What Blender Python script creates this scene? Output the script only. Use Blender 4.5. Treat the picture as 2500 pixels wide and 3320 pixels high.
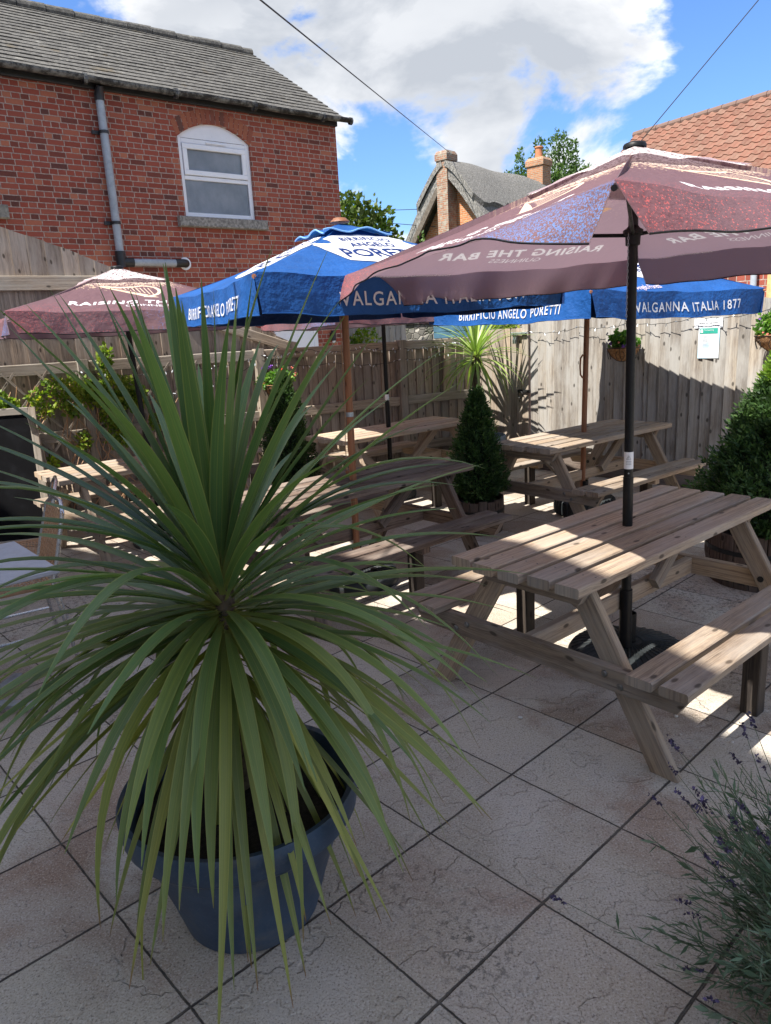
import bpy, bmesh, math, random
import numpy as np
from mathutils import Vector, Matrix
for o in list(bpy.data.objects): bpy.data.objects.remove(o)
S=bpy.context.scene; C=S.collection
R=math.radians; PI=math.pi
rnd=random.Random(7); nrg=np.random.default_rng(11)

# ---------------- camera ----------------
def make_camera():
    p,r=R(13.94),R(-3.138)
    f=Vector((0,math.cos(p),-math.sin(p))); u=Vector((0,math.sin(p),math.cos(p))); x=Vector((1,0,0))
    x2=math.cos(r)*x+math.sin(r)*u; u2=-math.sin(r)*x+math.cos(r)*u
    cd=bpy.data.cameras.new('camera'); co=bpy.data.objects.new('camera',cd); C.objects.link(co)
    M=Matrix((x2,u2,-f)).transposed().to_4x4(); M.translation=(0,0,1.7); co.matrix_world=M
    cd.sensor_fit='HORIZONTAL'; cd.sensor_width=36; cd.lens=33.79; cd.clip_start=.05; cd.clip_end=2000
    S.camera=co
make_camera()
S.render.resolution_x=771; S.render.resolution_y=1024

# ---------------- sun ----------------
LD=Vector((.54,.415,-1)).normalized()
SUN_EL=math.asin(-LD.z)
def make_sun():
    l=bpy.data.lights.new('sun','SUN'); l.energy=4.8; l.angle=R(.55); l.color=(1,.955,.88)
    o=bpy.data.objects.new('sun',l); C.objects.link(o); o.location=(-6,-5,12)
    o.rotation_euler=LD.to_track_quat('-Z','Y').to_euler()
make_sun()

# ---------------- world: sky with clouds ----------------
def make_world():
    w=bpy.data.worlds.new('World'); S.world=w; w.use_nodes=True; nt=w.node_tree; N=nt.nodes; L=nt.links; N.clear()
    def nd(t,**k):
        n=N.new(t)
        for a,b in k.items(): setattr(n,a,b)
        return n
    def mth(op,a,b=None,c=None,clamp=False):
        n=nd('ShaderNodeMath',operation=op,use_clamp=clamp)
        for i,v in enumerate((a,b,c)):
            if v is None: continue
            if isinstance(v,(int,float)): n.inputs[i].default_value=v
            else: L.new(v,n.inputs[i])
        return n.outputs[0]
    sky=nd('ShaderNodeTexSky',sky_type='NISHITA'); sky.sun_disc=False; sky.sun_elevation=SUN_EL; sky.sun_rotation=math.atan2(-LD.x,-LD.y)%(2*PI)
    sky.air_density=1.1; sky.dust_density=.4; sky.ozone_density=1.6
    tc=nd('ShaderNodeTexCoord'); V=tc.outputs['Generated']
    mp=nd('ShaderNodeMapping'); mp.inputs['Scale'].default_value=(1.25,1.25,2.3); mp.inputs['Location'].default_value=(.35,.1,.62); L.new(V,mp.inputs[0])
    def noise(sc,det,rough,vec,off=None):
        if off:
            a=nd('ShaderNodeVectorMath',operation='ADD'); L.new(vec,a.inputs[0]); a.inputs[1].default_value=off; vec=a.outputs[0]
        n=nd('ShaderNodeTexNoise'); n.inputs['Scale'].default_value=sc; n.inputs['Detail'].default_value=det; n.inputs['Roughness'].default_value=rough
        n.inputs['Distortion'].default_value=.25; L.new(vec,n.inputs['Vector']); return n.outputs[0]
    n1=noise(3.1,12,.56,mp.outputs[0])
    dens=mth('MULTIPLY_ADD',n1,3.4,-1.22)
    def blob(v,k,amp,cur):
        d=nd('ShaderNodeVectorMath',operation='DOT_PRODUCT'); nv=nd('ShaderNodeVectorMath',operation='NORMALIZE'); L.new(V,nv.inputs[0]); L.new(nv.outputs[0],d.inputs[0]); d.inputs[1].default_value=Vector(v).normalized()
        e=mth('EXPONENT',mth('MULTIPLY',mth('SUBTRACT',d.outputs['Value'],1.0),k))
        return mth('MULTIPLY_ADD',e,amp,cur)
    for v,k,a in [((.40,.885,.24),60,-.75),((.455,.86,.30),30,-.5),((.014,.985,.160),130,-.62),((.10,.985,.14),160,-.3),((-.335,.872,.372),160,-.62),((.02,.98,.20),500,-.5),((-.05,.93,.36),500,-.35),
                  ((.10,.94,.26),14,.34),((.27,.93,.235),80,.3),((-.15,.92,.33),50,.25),((.31,.90,.29),300,.3),((.12,.98,.19),200,.2)]:
        dens=blob(v,k,a,dens)
    ramp=nd('ShaderNodeValToRGB'); ramp.color_ramp.elements[0].position=.30; ramp.color_ramp.elements[1].position=.60; ramp.color_ramp.interpolation='EASE'; L.new(dens,ramp.inputs[0])
    # self shading: density towards the sun minus density here
    sd=noise(3.1,10,.56,mp.outputs[0],(-.05,-.05,.10))
    dif=mth('SUBTRACT',n1,sd)
    sh=mth('MULTIPLY_ADD',dif,5.5,.5,clamp=True)
    n3=noise(2.1,5,.55,mp.outputs[0],(3.1,.2,.4))
    big=mth('MULTIPLY_ADD',n3,2.4,-.75,clamp=True)
    thick=nd('ShaderNodeMapRange'); thick.inputs['From Min'].default_value=.45; thick.inputs['From Max'].default_value=.9; L.new(dens,thick.inputs[0])
    br=mth('SUBTRACT',mth('ADD',mth('MULTIPLY',sh,.55),mth('MULTIPLY',big,.55)),mth('MULTIPLY',thick.outputs[0],.45),clamp=True)
    cc=nd('ShaderNodeValToRGB'); e=cc.color_ramp.elements; e[0].position=0; e[0].color=(1.8,1.93,2.15,1); e[1].position=1; e[1].color=(4.3,4.3,4.35,1)
    m=e.new(.45); m.color=(2.7,2.78,2.92,1); L.new(br,cc.inputs[0])
    tint=nd('ShaderNodeMix',data_type='RGBA',blend_type='MULTIPLY'); tint.inputs[0].default_value=1; L.new(sky.outputs[0],tint.inputs[6]); tint.inputs[7].default_value=(.34,.47,.68,1)
    mx=nd('ShaderNodeMix',data_type='RGBA'); L.new(ramp.outputs[0],mx.inputs[0]); L.new(tint.outputs[2],mx.inputs[6]); L.new(cc.outputs[0],mx.inputs[7])
    bg=nd('ShaderNodeBackground'); bg.inputs[1].default_value=.145; L.new(mx.outputs[2],bg.inputs[0])
    out=nd('ShaderNodeOutputWorld'); L.new(bg.outputs[0],out.inputs[0])
make_world()
S.view_settings.view_transform='Standard'; S.view_settings.look='None'; S.view_settings.exposure=1.2; S.view_settings.gamma=1
try:
    S.cycles.max_bounces=8; S.cycles.transparent_max_bounces=16
except Exception: pass

# ---------------- material helper ----------------
class NT:
    def __init__(s,name):
        s.m=bpy.data.materials.new(name); s.m.use_nodes=True; s.t=s.m.node_tree; s.N=s.t.nodes; s.L=s.t.links; s.N.clear()
        s.out=s.N.new('ShaderNodeOutputMaterial'); s.b=s.N.new('ShaderNodeBsdfPrincipled'); s.L.new(s.b.outputs[0],s.out.inputs[0])
    def n(s,t,**k):
        n=s.N.new(t)
        for a,b in k.items(): setattr(n,a,b)
        return n
    def set(s,sock,v):
        if isinstance(v,bpy.types.NodeSocket): s.L.new(v,sock)
        elif isinstance(v,(tuple,list)) and len(v)==3 and sock.type=='RGBA': sock.default_value=(*v,1)
        else: sock.default_value=v
    def math(s,op,a,b=None,c=None,clamp=False):
        n=s.n('ShaderNodeMath',operation=op,use_clamp=clamp)
        for i,v in enumerate((a,b,c)):
            if v is not None: s.set(n.inputs[i],v)
        return n.outputs[0]
    def mix(s,f,a,b,mode='MIX'):
        n=s.n('ShaderNodeMix',data_type='RGBA',blend_type=mode); s.set(n.inputs[0],f); s.set(n.inputs[6],a); s.set(n.inputs[7],b); return n.outputs[2]
    def coord(s,k='Object'): return s.n('ShaderNodeTexCoord').outputs[k]
    def map(s,v,sc=(1,1,1),rot=(0,0,0),loc=(0,0,0)):
        n=s.n('ShaderNodeMapping'); n.inputs['Scale'].default_value=sc; n.inputs['Rotation'].default_value=rot; n.inputs['Location'].default_value=loc; s.L.new(v,n.inputs[0]); return n.outputs[0]
    def noise(s,v,sc=5,det=4,ro=.5,dist=0,out=0):
        n=s.n('ShaderNodeTexNoise'); s.set(n.inputs['Scale'],sc); n.inputs['Detail'].default_value=det; n.inputs['Roughness'].default_value=ro; n.inputs['Distortion'].default_value=dist; s.L.new(v,n.inputs['Vector']); return n.outputs[out]
    def vor(s,v,sc=5,feat='F1',out=0,rand=1):
        n=s.n('ShaderNodeTexVoronoi',feature=feat); n.inputs['Scale'].default_value=sc; n.inputs['Randomness'].default_value=rand; s.L.new(v,n.inputs['Vector']); return n.outputs[out]
    def vor2(s,v,sc=5,out=0):
        n=s.n('ShaderNodeTexVoronoi',voronoi_dimensions='2D'); n.inputs['Scale'].default_value=sc; s.L.new(v,n.inputs['Vector']); return n.outputs[out]
    def ramp(s,f,st,interp='LINEAR'):
        n=s.n('ShaderNodeValToRGB'); e=n.color_ramp.elements; n.color_ramp.interpolation=interp
        while len(e)<len(st): e.new(.5)
        for i,(p,c) in enumerate(st):
            e[i].position=p; e[i].color=(*c,1) if len(c)==3 else (c[0],c[0],c[0],1)
        s.L.new(f,n.inputs[0]); return n.outputs[0]
    def rng(s,f,a,b,c=0,d=1,smooth=True):
        n=s.n('ShaderNodeMapRange',interpolation_type='SMOOTHSTEP' if smooth else 'LINEAR'); s.set(n.inputs[0],f)
        for i,v in enumerate((a,b,c,d)): s.set(n.inputs[i+1],v)
        return n.outputs[0]
    def bump(s,h,st=.3,dist=.01):
        n=s.n('ShaderNodeBump'); n.inputs['Strength'].default_value=st; n.inputs['Distance'].default_value=dist; s.L.new(h,n.inputs['Height']); s.L.new(n.outputs[0],s.b.inputs['Normal']); return n.outputs[0]
    def base(s,c,rough=.7,metal=0,spec=.5):
        s.set(s.b.inputs['Base Color'],c); s.set(s.b.inputs['Roughness'],rough); s.b.inputs['Metallic'].default_value=metal; s.b.inputs['Specular IOR Level'].default_value=spec; return s.m
    def translucent(s,c,f):
        t=s.n('ShaderNodeBsdfTranslucent'); s.set(t.inputs[0],c); m=s.n('ShaderNodeMixShader'); m.inputs[0].default_value=f
        s.L.new(s.b.outputs[0],m.inputs[1]); s.L.new(t.outputs[0],m.inputs[2]); s.L.new(m.outputs[0],s.out.inputs[0])
def simple(name,c,rough=.6,metal=0,var=.12,scale=8,bump=.15,spec=.5):
    k=NT(name); v=k.coord(); n=k.noise(v,scale,6,.6)
    col=k.mix(k.rng(n,.3,.7),tuple(x*(1-var) for x in c),tuple(min(1,x*(1+var)) for x in c))
    k.base(col,k.rng(k.noise(v,scale*3,3),.3,.7,max(.05,rough-.08),rough+.08),metal,spec); k.bump(k.noise(v,scale*12,4,.6),bump,.002); return k.m

def wood(name,dark,light,grey=None,gf=0.,rough=.8,grain=1.,stain=None,darkline=.55):
    k=NT(name); uv=k.coord('UV')
    sep=k.n('ShaderNodeSeparateXYZ'); k.L.new(uv,sep.inputs[0])
    idn=k.n('ShaderNodeAttribute',attribute_name='bid'); bid=idn.outputs['Fac']
    comb=k.n('ShaderNodeCombineXYZ'); k.L.new(sep.outputs[0],comb.inputs[0]); k.L.new(sep.outputs[1],comb.inputs[1]); k.L.new(k.math('MULTIPLY',bid,37.3),comb.inputs[2])
    P=comb.outputs[0]
    # knots bend the grain
    kv=k.map(P,(4.2,9.5,1)); kd=k.vor2(kv,1.0); kc=k.n('ShaderNodeSeparateColor'); k.L.new(k.vor2(kv,1.0,1),kc.inputs[0]); kon=k.math('LESS_THAN',kc.outputs[0],.42); knot=k.math('MULTIPLY',k.rng(kd,.05,.12,1,0),kon)
    kn2=k.math('MULTIPLY',k.rng(kd,.0,.42,1,0),kon)
    warp=k.noise(k.map(P,(2,6,1)),1.0,2,.5)
    gy=k.math('ADD',k.math('MULTIPLY',sep.outputs[1],95*grain),k.math('ADD',k.math('MULTIPLY',warp,1.5),k.math('MULTIPLY',kn2,1.0)))
    g2=k.n('ShaderNodeCombineXYZ'); k.L.new(k.math('MULTIPLY',sep.outputs[0],1.3),g2.inputs[0]); k.L.new(gy,g2.inputs[1]); k.L.new(k.math('MULTIPLY',bid,91.7),g2.inputs[2])
    ga=k.noise(g2.outputs[0],1.0,5,.6); fine=k.noise(k.map(P,(14,330,1)),1.0,4,.6)
    f=k.math('ADD',k.math('MULTIPLY',ga,.6),k.math('MULTIPLY',fine,.4))
    col=k.mix(k.rng(f,.38,.62),dark,light)
    vb=k.math('FRACT',k.math('MULTIPLY',bid,7.13)); col=k.mix(1,col,k.ramp(vb,[(0,(.66,.64,.63)),(.5,(.98,.98,.98)),(1,(1.28,1.23,1.16))]),'MULTIPLY')
    if grey: col=k.mix(k.math('MULTIPLY',k.rng(k.noise(k.map(P,(1.7,5,1)),1.0,5,.6),.35,.68),gf),col,grey)
    cr=k.rng(k.noise(k.map(P,(2.2,75,1)),1.0,3,.7),.30,.38,1,0); col=k.mix(k.math('MULTIPLY',cr,darkline),col,tuple(x*.3 for x in dark))
    col=k.mix(k.math('MULTIPLY',knot,.85),col,tuple(x*.28 for x in dark))
    if stain: col=k.mix(k.math('MULTIPLY',k.rng(k.noise(k.map(P,(1.2,2.5,1)),1.0,6,.65),.5,.7),.6),col,stain)
    k.base(col,rough,0,.3)
    k.bump(k.math('SUBTRACT',f,k.math('MULTIPLY',cr,.6)),.45,.004); return k.m
M={}
M['table_wood']=wood('weathered_pine',(.20,.145,.105),(.39,.30,.21),(.36,.325,.285),.6,darkline=.5)
M['table_new']=wood('fresh_pine',(.30,.215,.145),(.46,.36,.26),(.40,.36,.31),.55)
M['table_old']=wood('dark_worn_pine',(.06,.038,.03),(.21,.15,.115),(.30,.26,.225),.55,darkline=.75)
M['fence_wood']=wood('silvered_fence_board',(.175,.135,.105),(.36,.295,.24),(.37,.34,.305),.6,.9,.6)
M['fence_pale']=wood('pale_grey_fence_board',(.17,.145,.122),(.335,.305,.265),(.375,.365,.345),.8,.9,.6,darkline=.45)
M['gate_wood']=wood('brown_gate_board',(.20,.15,.11),(.37,.30,.235),(.38,.35,.31),.5,.9,.6,darkline=.45)
M['rail_wood']=wood('fence_rail_wood',(.19,.155,.12),(.36,.31,.25),(.37,.35,.31),.6,.9,.8)
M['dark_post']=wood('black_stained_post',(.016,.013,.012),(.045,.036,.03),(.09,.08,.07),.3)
M['barrel']=wood('old_barrel_stave',(.045,.028,.02),(.13,.085,.062),(.16,.13,.11),.5)
M['pole_wood']=wood('varnished_umbrella_pole',(.26,.105,.05),(.42,.19,.10),None,0,.35,darkline=.2)
M['far_fence']=wood('distant_pale_fence',(.26,.235,.20),(.42,.39,.34),(.42,.41,.39),.5,.9,.6)
M['grav_wood']=wood('gravel_board',(.21,.165,.12),(.38,.31,.23),(.30,.28,.25),.5)
M['black_metal']=simple('black_powder_coat',(.006,.006,.007),.45,0,.2,20,.1,.3)
M['iron']=simple('wrought_iron',(.02,.02,.02),.5,.3,.2,30,.2)
M['alu']=simple('brushed_aluminium',(.55,.56,.58),.3,1,.05,20,.05)
M['galv']=simple('galvanised_steel',(.42,.46,.50),.45,.9,.15,30,.1)
M['bolt']=simple('zinc_bolt',(.22,.21,.19),.5,.7,.2,60,.1)
M['pvc_white']=simple('white_upvc',(.80,.82,.86),.35,0,.03,4,.02)
M['pvc_black']=simple('black_plastic_pipe',(.02,.021,.023),.45,0,.2,10,.1)
M['pvc_grey']=simple('grey_painted_pipe',(.33,.37,.41),.3,0,.12,5,.05)
M['soil']=simple('potting_soil',(.018,.012,.009),.95,0,.6,60,1.0)
M['sill']=simple('lichened_concrete',(.24,.23,.21),.9,0,.45,25,.8)
M['lichen_stone']=simple('lichened_stone',(.30,.29,.25),.9,0,.5,9,.8)
M['pebble']=simple('pale_pebble',(.6,.56,.5),.8,0,.1,40,.2)
M['paper_white']=simple('white_sign_board',(.78,.80,.82),.35,0,.03,6,.02)
M['text_dark']=simple('dark_print',(.03,.035,.05),.5,0,.05,10,0)
M['terracotta']=simple('terracotta',(.45,.17,.08),.8,0,.2,12,.3)
M['rattan']=simple('tan_rattan',(.42,.24,.13),.55,0,.15,40,.3)
M['slab_grey']=simple('pale_grey_tabletop',(.42,.42,.46),.5,0,.06,14,.1)
M['trunk']=simple('fibrous_trunk',(.12,.085,.05),.9,0,.5,40,1)
M['bark']=simple('grey_bark',(.11,.09,.07),.9,0,.4,18,1)
M['rubber']=simple('black_moulded_base',(.02,.024,.026),.55,0,.35,14,.3)
M['render']=simple('cream_render',(.80,.77,.70),.9,0,.04,3,.4)
M['wire']=simple('black_cable',(.012,.012,.012),.6,0,.1,10,0)
M['leadwhite']=simple('lamp_plastic',(.75,.8,.85),.3,0,.02,10,0)
M['flower_red']=simple('red_petal',(.75,.03,.03),.6,0,.25,60,.1)
M['flower_purple']=simple('purple_petal',(.22,.07,.42),.6,0,.25,60,.1)
M['flower_pink']=simple('salmon_petal',(.8,.28,.22),.6,0,.2,60,.1)
M['blue_paint']=simple('faded_blue_paint',(.07,.17,.24),.7,0,.2,6,.1)
M['timber_yellow']=simple('new_timber',(.52,.36,.16),.7,0,.2,9,.2)

def plastic_pot():
    k=NT('slate_blue_pot_plastic'); v=k.coord(); n=k.noise(v,6,6,.65); c=k.mix(k.rng(n,.35,.7),(.022,.045,.085),(.05,.085,.135))
    c=k.mix(k.math('MULTIPLY',k.rng(k.noise(v,90,3),.55,.75),.25),c,(.14,.16,.18)); c=k.mix(k.math('MULTIPLY',k.rng(k.noise(v,3.5,7,.7,.4),.52,.68),.55),c,(.13,.125,.115)); k.base(c,k.rng(n,.3,.7,.38,.6)); k.bump(k.noise(v,60,4),.2,.002); return k.m
M['pot']=plastic_pot()
def pot_light():
    k=NT('grey_blue_pot_plastic'); v=k.coord(); n=k.noise(v,6,6,.65); c=k.mix(k.rng(n,.35,.7),(.10,.15,.21),(.14,.2,.27)); k.base(c,.5); return k.m
M['pot_light']=pot_light()

def foliage_mat(name,stops,trans=.3,rough=.55,tcol=None):
    k=NT(name); a=k.n('ShaderNodeAttribute',attribute_name='var'); c=k.ramp(a.outputs['Fac'],stops)
    c2=k.mix(k.rng(k.noise(k.coord(),14,3),.3,.7),c,k.mix(.35,c,(.01,.02,.005)))
    k.base(c2,rough,0,.35); k.translucent(k.mix(1,c,tcol or (1.3,1.5,.7),'MULTIPLY'),trans); return k.m
M['conifer']=foliage_mat('conifer_foliage',[(0,(.012,.032,.012)),(.4,(.035,.080,.026)),(.75,(.075,.145,.040)),(1,(.13,.21,.06))],.25)
M['conifer_tip']=foliage_mat('lime_conifer_tip',[(0,(.06,.13,.02)),(.5,(.15,.27,.03)),(1,(.30,.42,.06))],.35)
M['tree_leaf']=foliage_mat('broadleaf_foliage',[(0,(.025,.055,.01)),(.5,(.075,.12,.02)),(1,(.17,.20,.04))],.35)
M['birch_leaf']=foliage_mat('birch_foliage',[(0,(.03,.07,.018)),(.5,(.09,.16,.04)),(1,(.17,.25,.08))],.35)
M['climber_leaf']=foliage_mat('climber_leaf',[(0,(.05,.12,.015)),(.5,(.17,.27,.03)),(.8,(.38,.42,.05)),(1,(.55,.45,.06))],.35)
M['basket_leaf']=foliage_mat('basket_leaf',[(0,(.03,.10,.015)),(.5,(.10,.24,.03)),(1,(.32,.45,.07))],.35)
M['lavender_leaf']=foliage_mat('lavender_leaf',[(0,(.05,.10,.05)),(.5,(.125,.19,.115)),(1,(.27,.33,.24))],.15)
M['lavender_bud']=foliage_mat('lavender_bud',[(0,(.03,.02,.05)),(.6,(.07,.05,.11)),(1,(.15,.11,.25))],.1)
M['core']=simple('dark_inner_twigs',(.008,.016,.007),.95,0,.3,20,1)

def strap_leaf_mat(name,green,olive,edge,tipc,trans=.25):
    k=NT(name); uv=k.coord('UV'); sep=k.n('ShaderNodeSeparateXYZ'); k.L.new(uv,sep.inputs[0]); u,v=sep.outputs[0],sep.outputs[1]
    a=k.n('ShaderNodeAttribute',attribute_name='var').outputs['Fac']
    c=k.mix(a,green,olive); c=k.mix(1,c,k.ramp(k.math('FRACT',k.math('MULTIPLY',a,83.7)),[(0,(.72,.76,.8)),(.5,(1,1,1)),(1,(1.25,1.2,1.1))]),'MULTIPLY')
    cm=k.n('ShaderNodeCombineXYZ'); k.L.new(k.math('MULTIPLY',u,26),cm.inputs[0]); k.L.new(k.math('MULTIPLY',v,1.2),cm.inputs[1]); k.L.new(k.math('MULTIPLY',a,55),cm.inputs[2])
    st=k.noise(cm.outputs[0],1,3,.6); c=k.mix(k.math('MULTIPLY',k.rng(st,.35,.7),.55),c,k.mix(1,c,(1.7,1.6,1.35),'MULTIPLY'))
    ed=k.math('ABSOLUTE',k.math('SUBTRACT',u,.5)); c=k.mix(k.math('MULTIPLY',k.rng(ed,.42,.49),.5),c,edge)
    mid=k.rng(ed,.0,.035,1,0); c=k.mix(k.math('MULTIPLY',mid,.35),c,edge)
    c=k.mix(k.rng(v,.0,.13,.75,0),c,edge); c=k.mix(k.math('MULTIPLY',k.rng(v,.93,1.0),k.rng(a,.2,.6)),c,tipc)
    c=k.mix(k.math('MULTIPLY',k.rng(k.noise(cm.outputs[0],.25,4,.6),.62,.72),k.rng(a,.3,.9)),c,edge)
    k.base(c,.38,0,.5); k.bump(st,.25,.002); k.translucent(k.mix(1,c,(1.2,1.5,.6),'MULTIPLY'),trans); return k.m
M['cordyline']=strap_leaf_mat('cordyline_leaf',(.088,.160,.058),(.235,.245,.055),(.40,.37,.11),(.20,.09,.035))
M['cordyline_pale']=strap_leaf_mat('variegated_cordyline_leaf',(.16,.25,.06),(.30,.36,.12),(.55,.56,.26),(.3,.2,.08),.3)

def patio():
    k=NT('stone_effect_slabs'); v=k.coord(); a=R(42.72)
    sp=.4633
    sx=k.n('ShaderNodeSeparateXYZ'); k.L.new(v,sx.inputs[0]); X,Y=sx.outputs[0],sx.outputs[1]
    wv=k.noise(v,7,3,.6); wob=k.math('ADD',k.math('MULTIPLY_ADD',wv,.007,-.0035),k.math('MULTIPLY_ADD',k.noise(v,45,4,.7),.005,-.0025))
    A=k.math('ADD',k.math('ADD',k.math('MULTIPLY',X,math.cos(a)),k.math('MULTIPLY',Y,math.sin(a))),wob)
    B=k.math('ADD',k.math('ADD',k.math('MULTIPLY',X,-math.sin(a)),k.math('MULTIPLY',Y,math.cos(a))),wob)
    A=k.math('DIVIDE',k.math('SUBTRACT',A,2.009),sp); B=k.math('DIVIDE',k.math('SUBTRACT',B,1.533),sp)
    def dist(q): 
        f=k.math('FRACT',k.math('ADD',q,100.0)); return k.math('MINIMUM',f,k.math('SUBTRACT',1.0,f))
    da,db=dist(A),dist(B)
    ga=k.rng(da,.0035,.0085,1,0); gb=k.rng(db,.0055,.0115,1,0)
    g=k.math('MAXIMUM',ga,gb)
    fa=k.math('FLOOR',k.math('ADD',A,100.0)); fb=k.math('FLOOR',k.math('ADD',B,100.0))
    cb=k.n('ShaderNodeCombineXYZ'); k.L.new(fa,cb.inputs[0]); k.L.new(fb,cb.inputs[1])
    wn=k.n('ShaderNodeTexWhiteNoise',noise_dimensions='3D'); k.L.new(cb.outputs[0],wn.inputs['Vector']); tr=wn.outputs['Value']
    off=k.n('ShaderNodeVectorMath',operation='MULTIPLY_ADD'); k.L.new(wn.outputs['Color'],off.inputs[0]); off.inputs[1].default_value=(9,9,9); k.L.new(v,off.inputs[2]); P=off.outputs[0]
    c=k.ramp(tr,[(0,(.30,.235,.185)),(.35,(.43,.38,.31)),(.7,(.50,.445,.365)),(1,(.37,.28,.215))])
    patch=k.rng(k.noise(P,2.6,7,.62,.6),.40,.66); c=k.mix(patch,c,k.mix(tr,(.53,.49,.43),(.46,.395,.33)))
    br=k.rng(k.noise(v,1.5,6,.6,.5),.50,.68); c=k.mix(k.math('MULTIPLY',br,.65),c,(.26,.15,.095))
    sp1=k.noise(v,150,3,.75); c=k.mix(k.math('MULTIPLY',k.rng(sp1,.53,.66),.65),c,(.66,.62,.56)); c=k.mix(k.math('MULTIPLY',k.rng(sp1,.46,.34),.75),c,(.11,.09,.075))
    sp2=k.noise(v,60,4,.7); c=k.mix(k.math('MULTIPLY',k.rng(sp2,.43,.30),.7),c,(.10,.08,.07))
    # riven ridges
    rw=k.n('ShaderNodeVectorMath',operation='MULTIPLY_ADD'); k.L.new(k.noise(P,4,4,.6,0,1),rw.inputs[0]); rw.inputs[1].default_value=(.5,.5,0); k.L.new(P,rw.inputs[2])
    cr=k.vor(k.map(rw.outputs[0],(2.3,4.4,1),(0,0,a+.5)),1.0,'DISTANCE_TO_EDGE'); crk=k.math('MULTIPLY',k.rng(cr,.0,.03,1,0),k.rng(k.noise(v,4.2,4),.44,.6))
    c=k.mix(k.math('MULTIPLY',crk,.0),c,(.07,.055,.05))
    mold=k.math('MULTIPLY',k.rng(k.noise(v,.75,5,.6,.3),.50,.66),k.rng(k.noise(v,38,5,.75),.50,.60)); c=k.mix(k.math('MULTIPLY',mold,.7),c,(.035,.035,.03))
    c=k.mix(k.math('MULTIPLY',g,.93),c,k.mix(k.rng(k.noise(v,14,4),.35,.65),(.035,.03,.027),(.10,.088,.072)))
    k.base(c,k.rng(sp2,.3,.7,.78,.92),0,.3)
    step=k.noise(k.map(rw.outputs[0],(4,9,1),(0,0,a+.5)),1,6,.62); ter=k.math('FRACT',k.math('MULTIPLY',k.noise(k.map(rw.outputs[0],(1.6,3.4,1),(0,0,a+.5)),1,3,.5),7.0)); step=k.math('ADD',step,k.math('MULTIPLY',k.rng(ter,.0,.16),.55))
    h=k.math('SUBTRACT',k.math('ADD',k.math('MULTIPLY',step,.9),k.math('ADD',k.math('MULTIPLY',sp1,.12),k.math('MULTIPLY',sp2,.22))),k.math('ADD',k.math('MULTIPLY',g,1.4),k.math('MULTIPLY',crk,.08)))
    k.bump(h,.95,.010); return k.m
M['patio']=patio()

def brick(name,cols,mortar,bw=.225,bh=.075,ms=.008,eng=True,bumpd=.006,lich=0):
    k=NT(name); uv=k.coord('UV')
    dv=k.n('ShaderNodeVectorMath',operation='MULTIPLY_ADD'); k.L.new(k.noise(uv,9,3,.6,0,1),dv.inputs[0]); dv.inputs[1].default_value=(.008,.008,0); k.L.new(uv,dv.inputs[2])
    b=k.n('ShaderNodeTexBrick'); b.offset=.25 if eng else .5; b.offset_frequency=2; b.squash=.5 if eng else 1; b.squash_frequency=2
    b.inputs['Scale'].default_value=1; b.inputs['Brick Width'].default_value=bw; b.inputs['Row Height'].default_value=bh; b.inputs['Mortar Size'].default_value=ms; b.inputs['Mortar Smooth'].default_value=.25; b.inputs['Bias'].default_value=0
    b.inputs['Color1'].default_value=(0,0,0,1); b.inputs['Color2'].default_value=(1,1,1,1); b.inputs['Mortar'].default_value=(.5,.5,.5,1); k.L.new(dv.outputs[0],b.inputs['Vector'])
    n=len(cols); c=k.ramp(b.outputs['Color'],[(i/(n-1),cc) for i,cc in enumerate(cols)])
    c=k.mix(k.rng(k.noise(uv,38,5,.7),.3,.75,0,.5),c,k.mix(.5,c,(.30,.09,.05)))
    c=k.mix(k.rng(k.noise(uv,120,3,.7),.6,.75,0,.5),c,(.05,.03,.025)); c=k.mix(k.rng(k.noise(uv,1.1,5,.6),.35,.7,0,.35),c,k.mix(1,c,(1.35,1.15,1.0),'MULTIPLY'))
    mc=k.mix(k.rng(k.noise(uv,30,4),.3,.7),tuple(x*.6 for x in mortar),mortar)
    c=k.mix(b.outputs['Fac'],c,mc)
    if lich: c=k.mix(k.math('MULTIPLY',k.rng(k.noise(uv,5,7,.7),.45,.62),lich),c,(.33,.31,.25))
    k.base(c,.88,0,.25); k.bump(k.math('SUBTRACT',k.math('MULTIPLY',k.noise(uv,80,4,.7),.35),b.outputs['Fac']),.9,bumpd); return k.m
M['brick']=brick('red_english_bond_brick',[(.09,.042,.038),(.22,.056,.04),(.27,.064,.044),(.29,.078,.055),(.27,.07,.05),(.30,.088,.06),(.40,.15,.09)],(.47,.37,.315),ms=.007)
M['brick_orange']=brick('orange_gable_brick',[(.38,.14,.05),(.50,.20,.07),(.42,.15,.06),(.55,.25,.10)],(.50,.42,.30),.225,.075,.012,False,.004)
M['brick_old']=brick('lichened_chimney_brick',[(.18,.10,.07),(.26,.13,.08),(.34,.17,.10)],(.36,.33,.27),.225,.075,.012,False,.006,.9)
M['brick_chim']=brick('warm_chimney_brick',[(.30,.13,.06),(.42,.19,.09),(.26,.11,.06)],(.40,.34,.25),.225,.075,.012,False,.006,.25)
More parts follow.
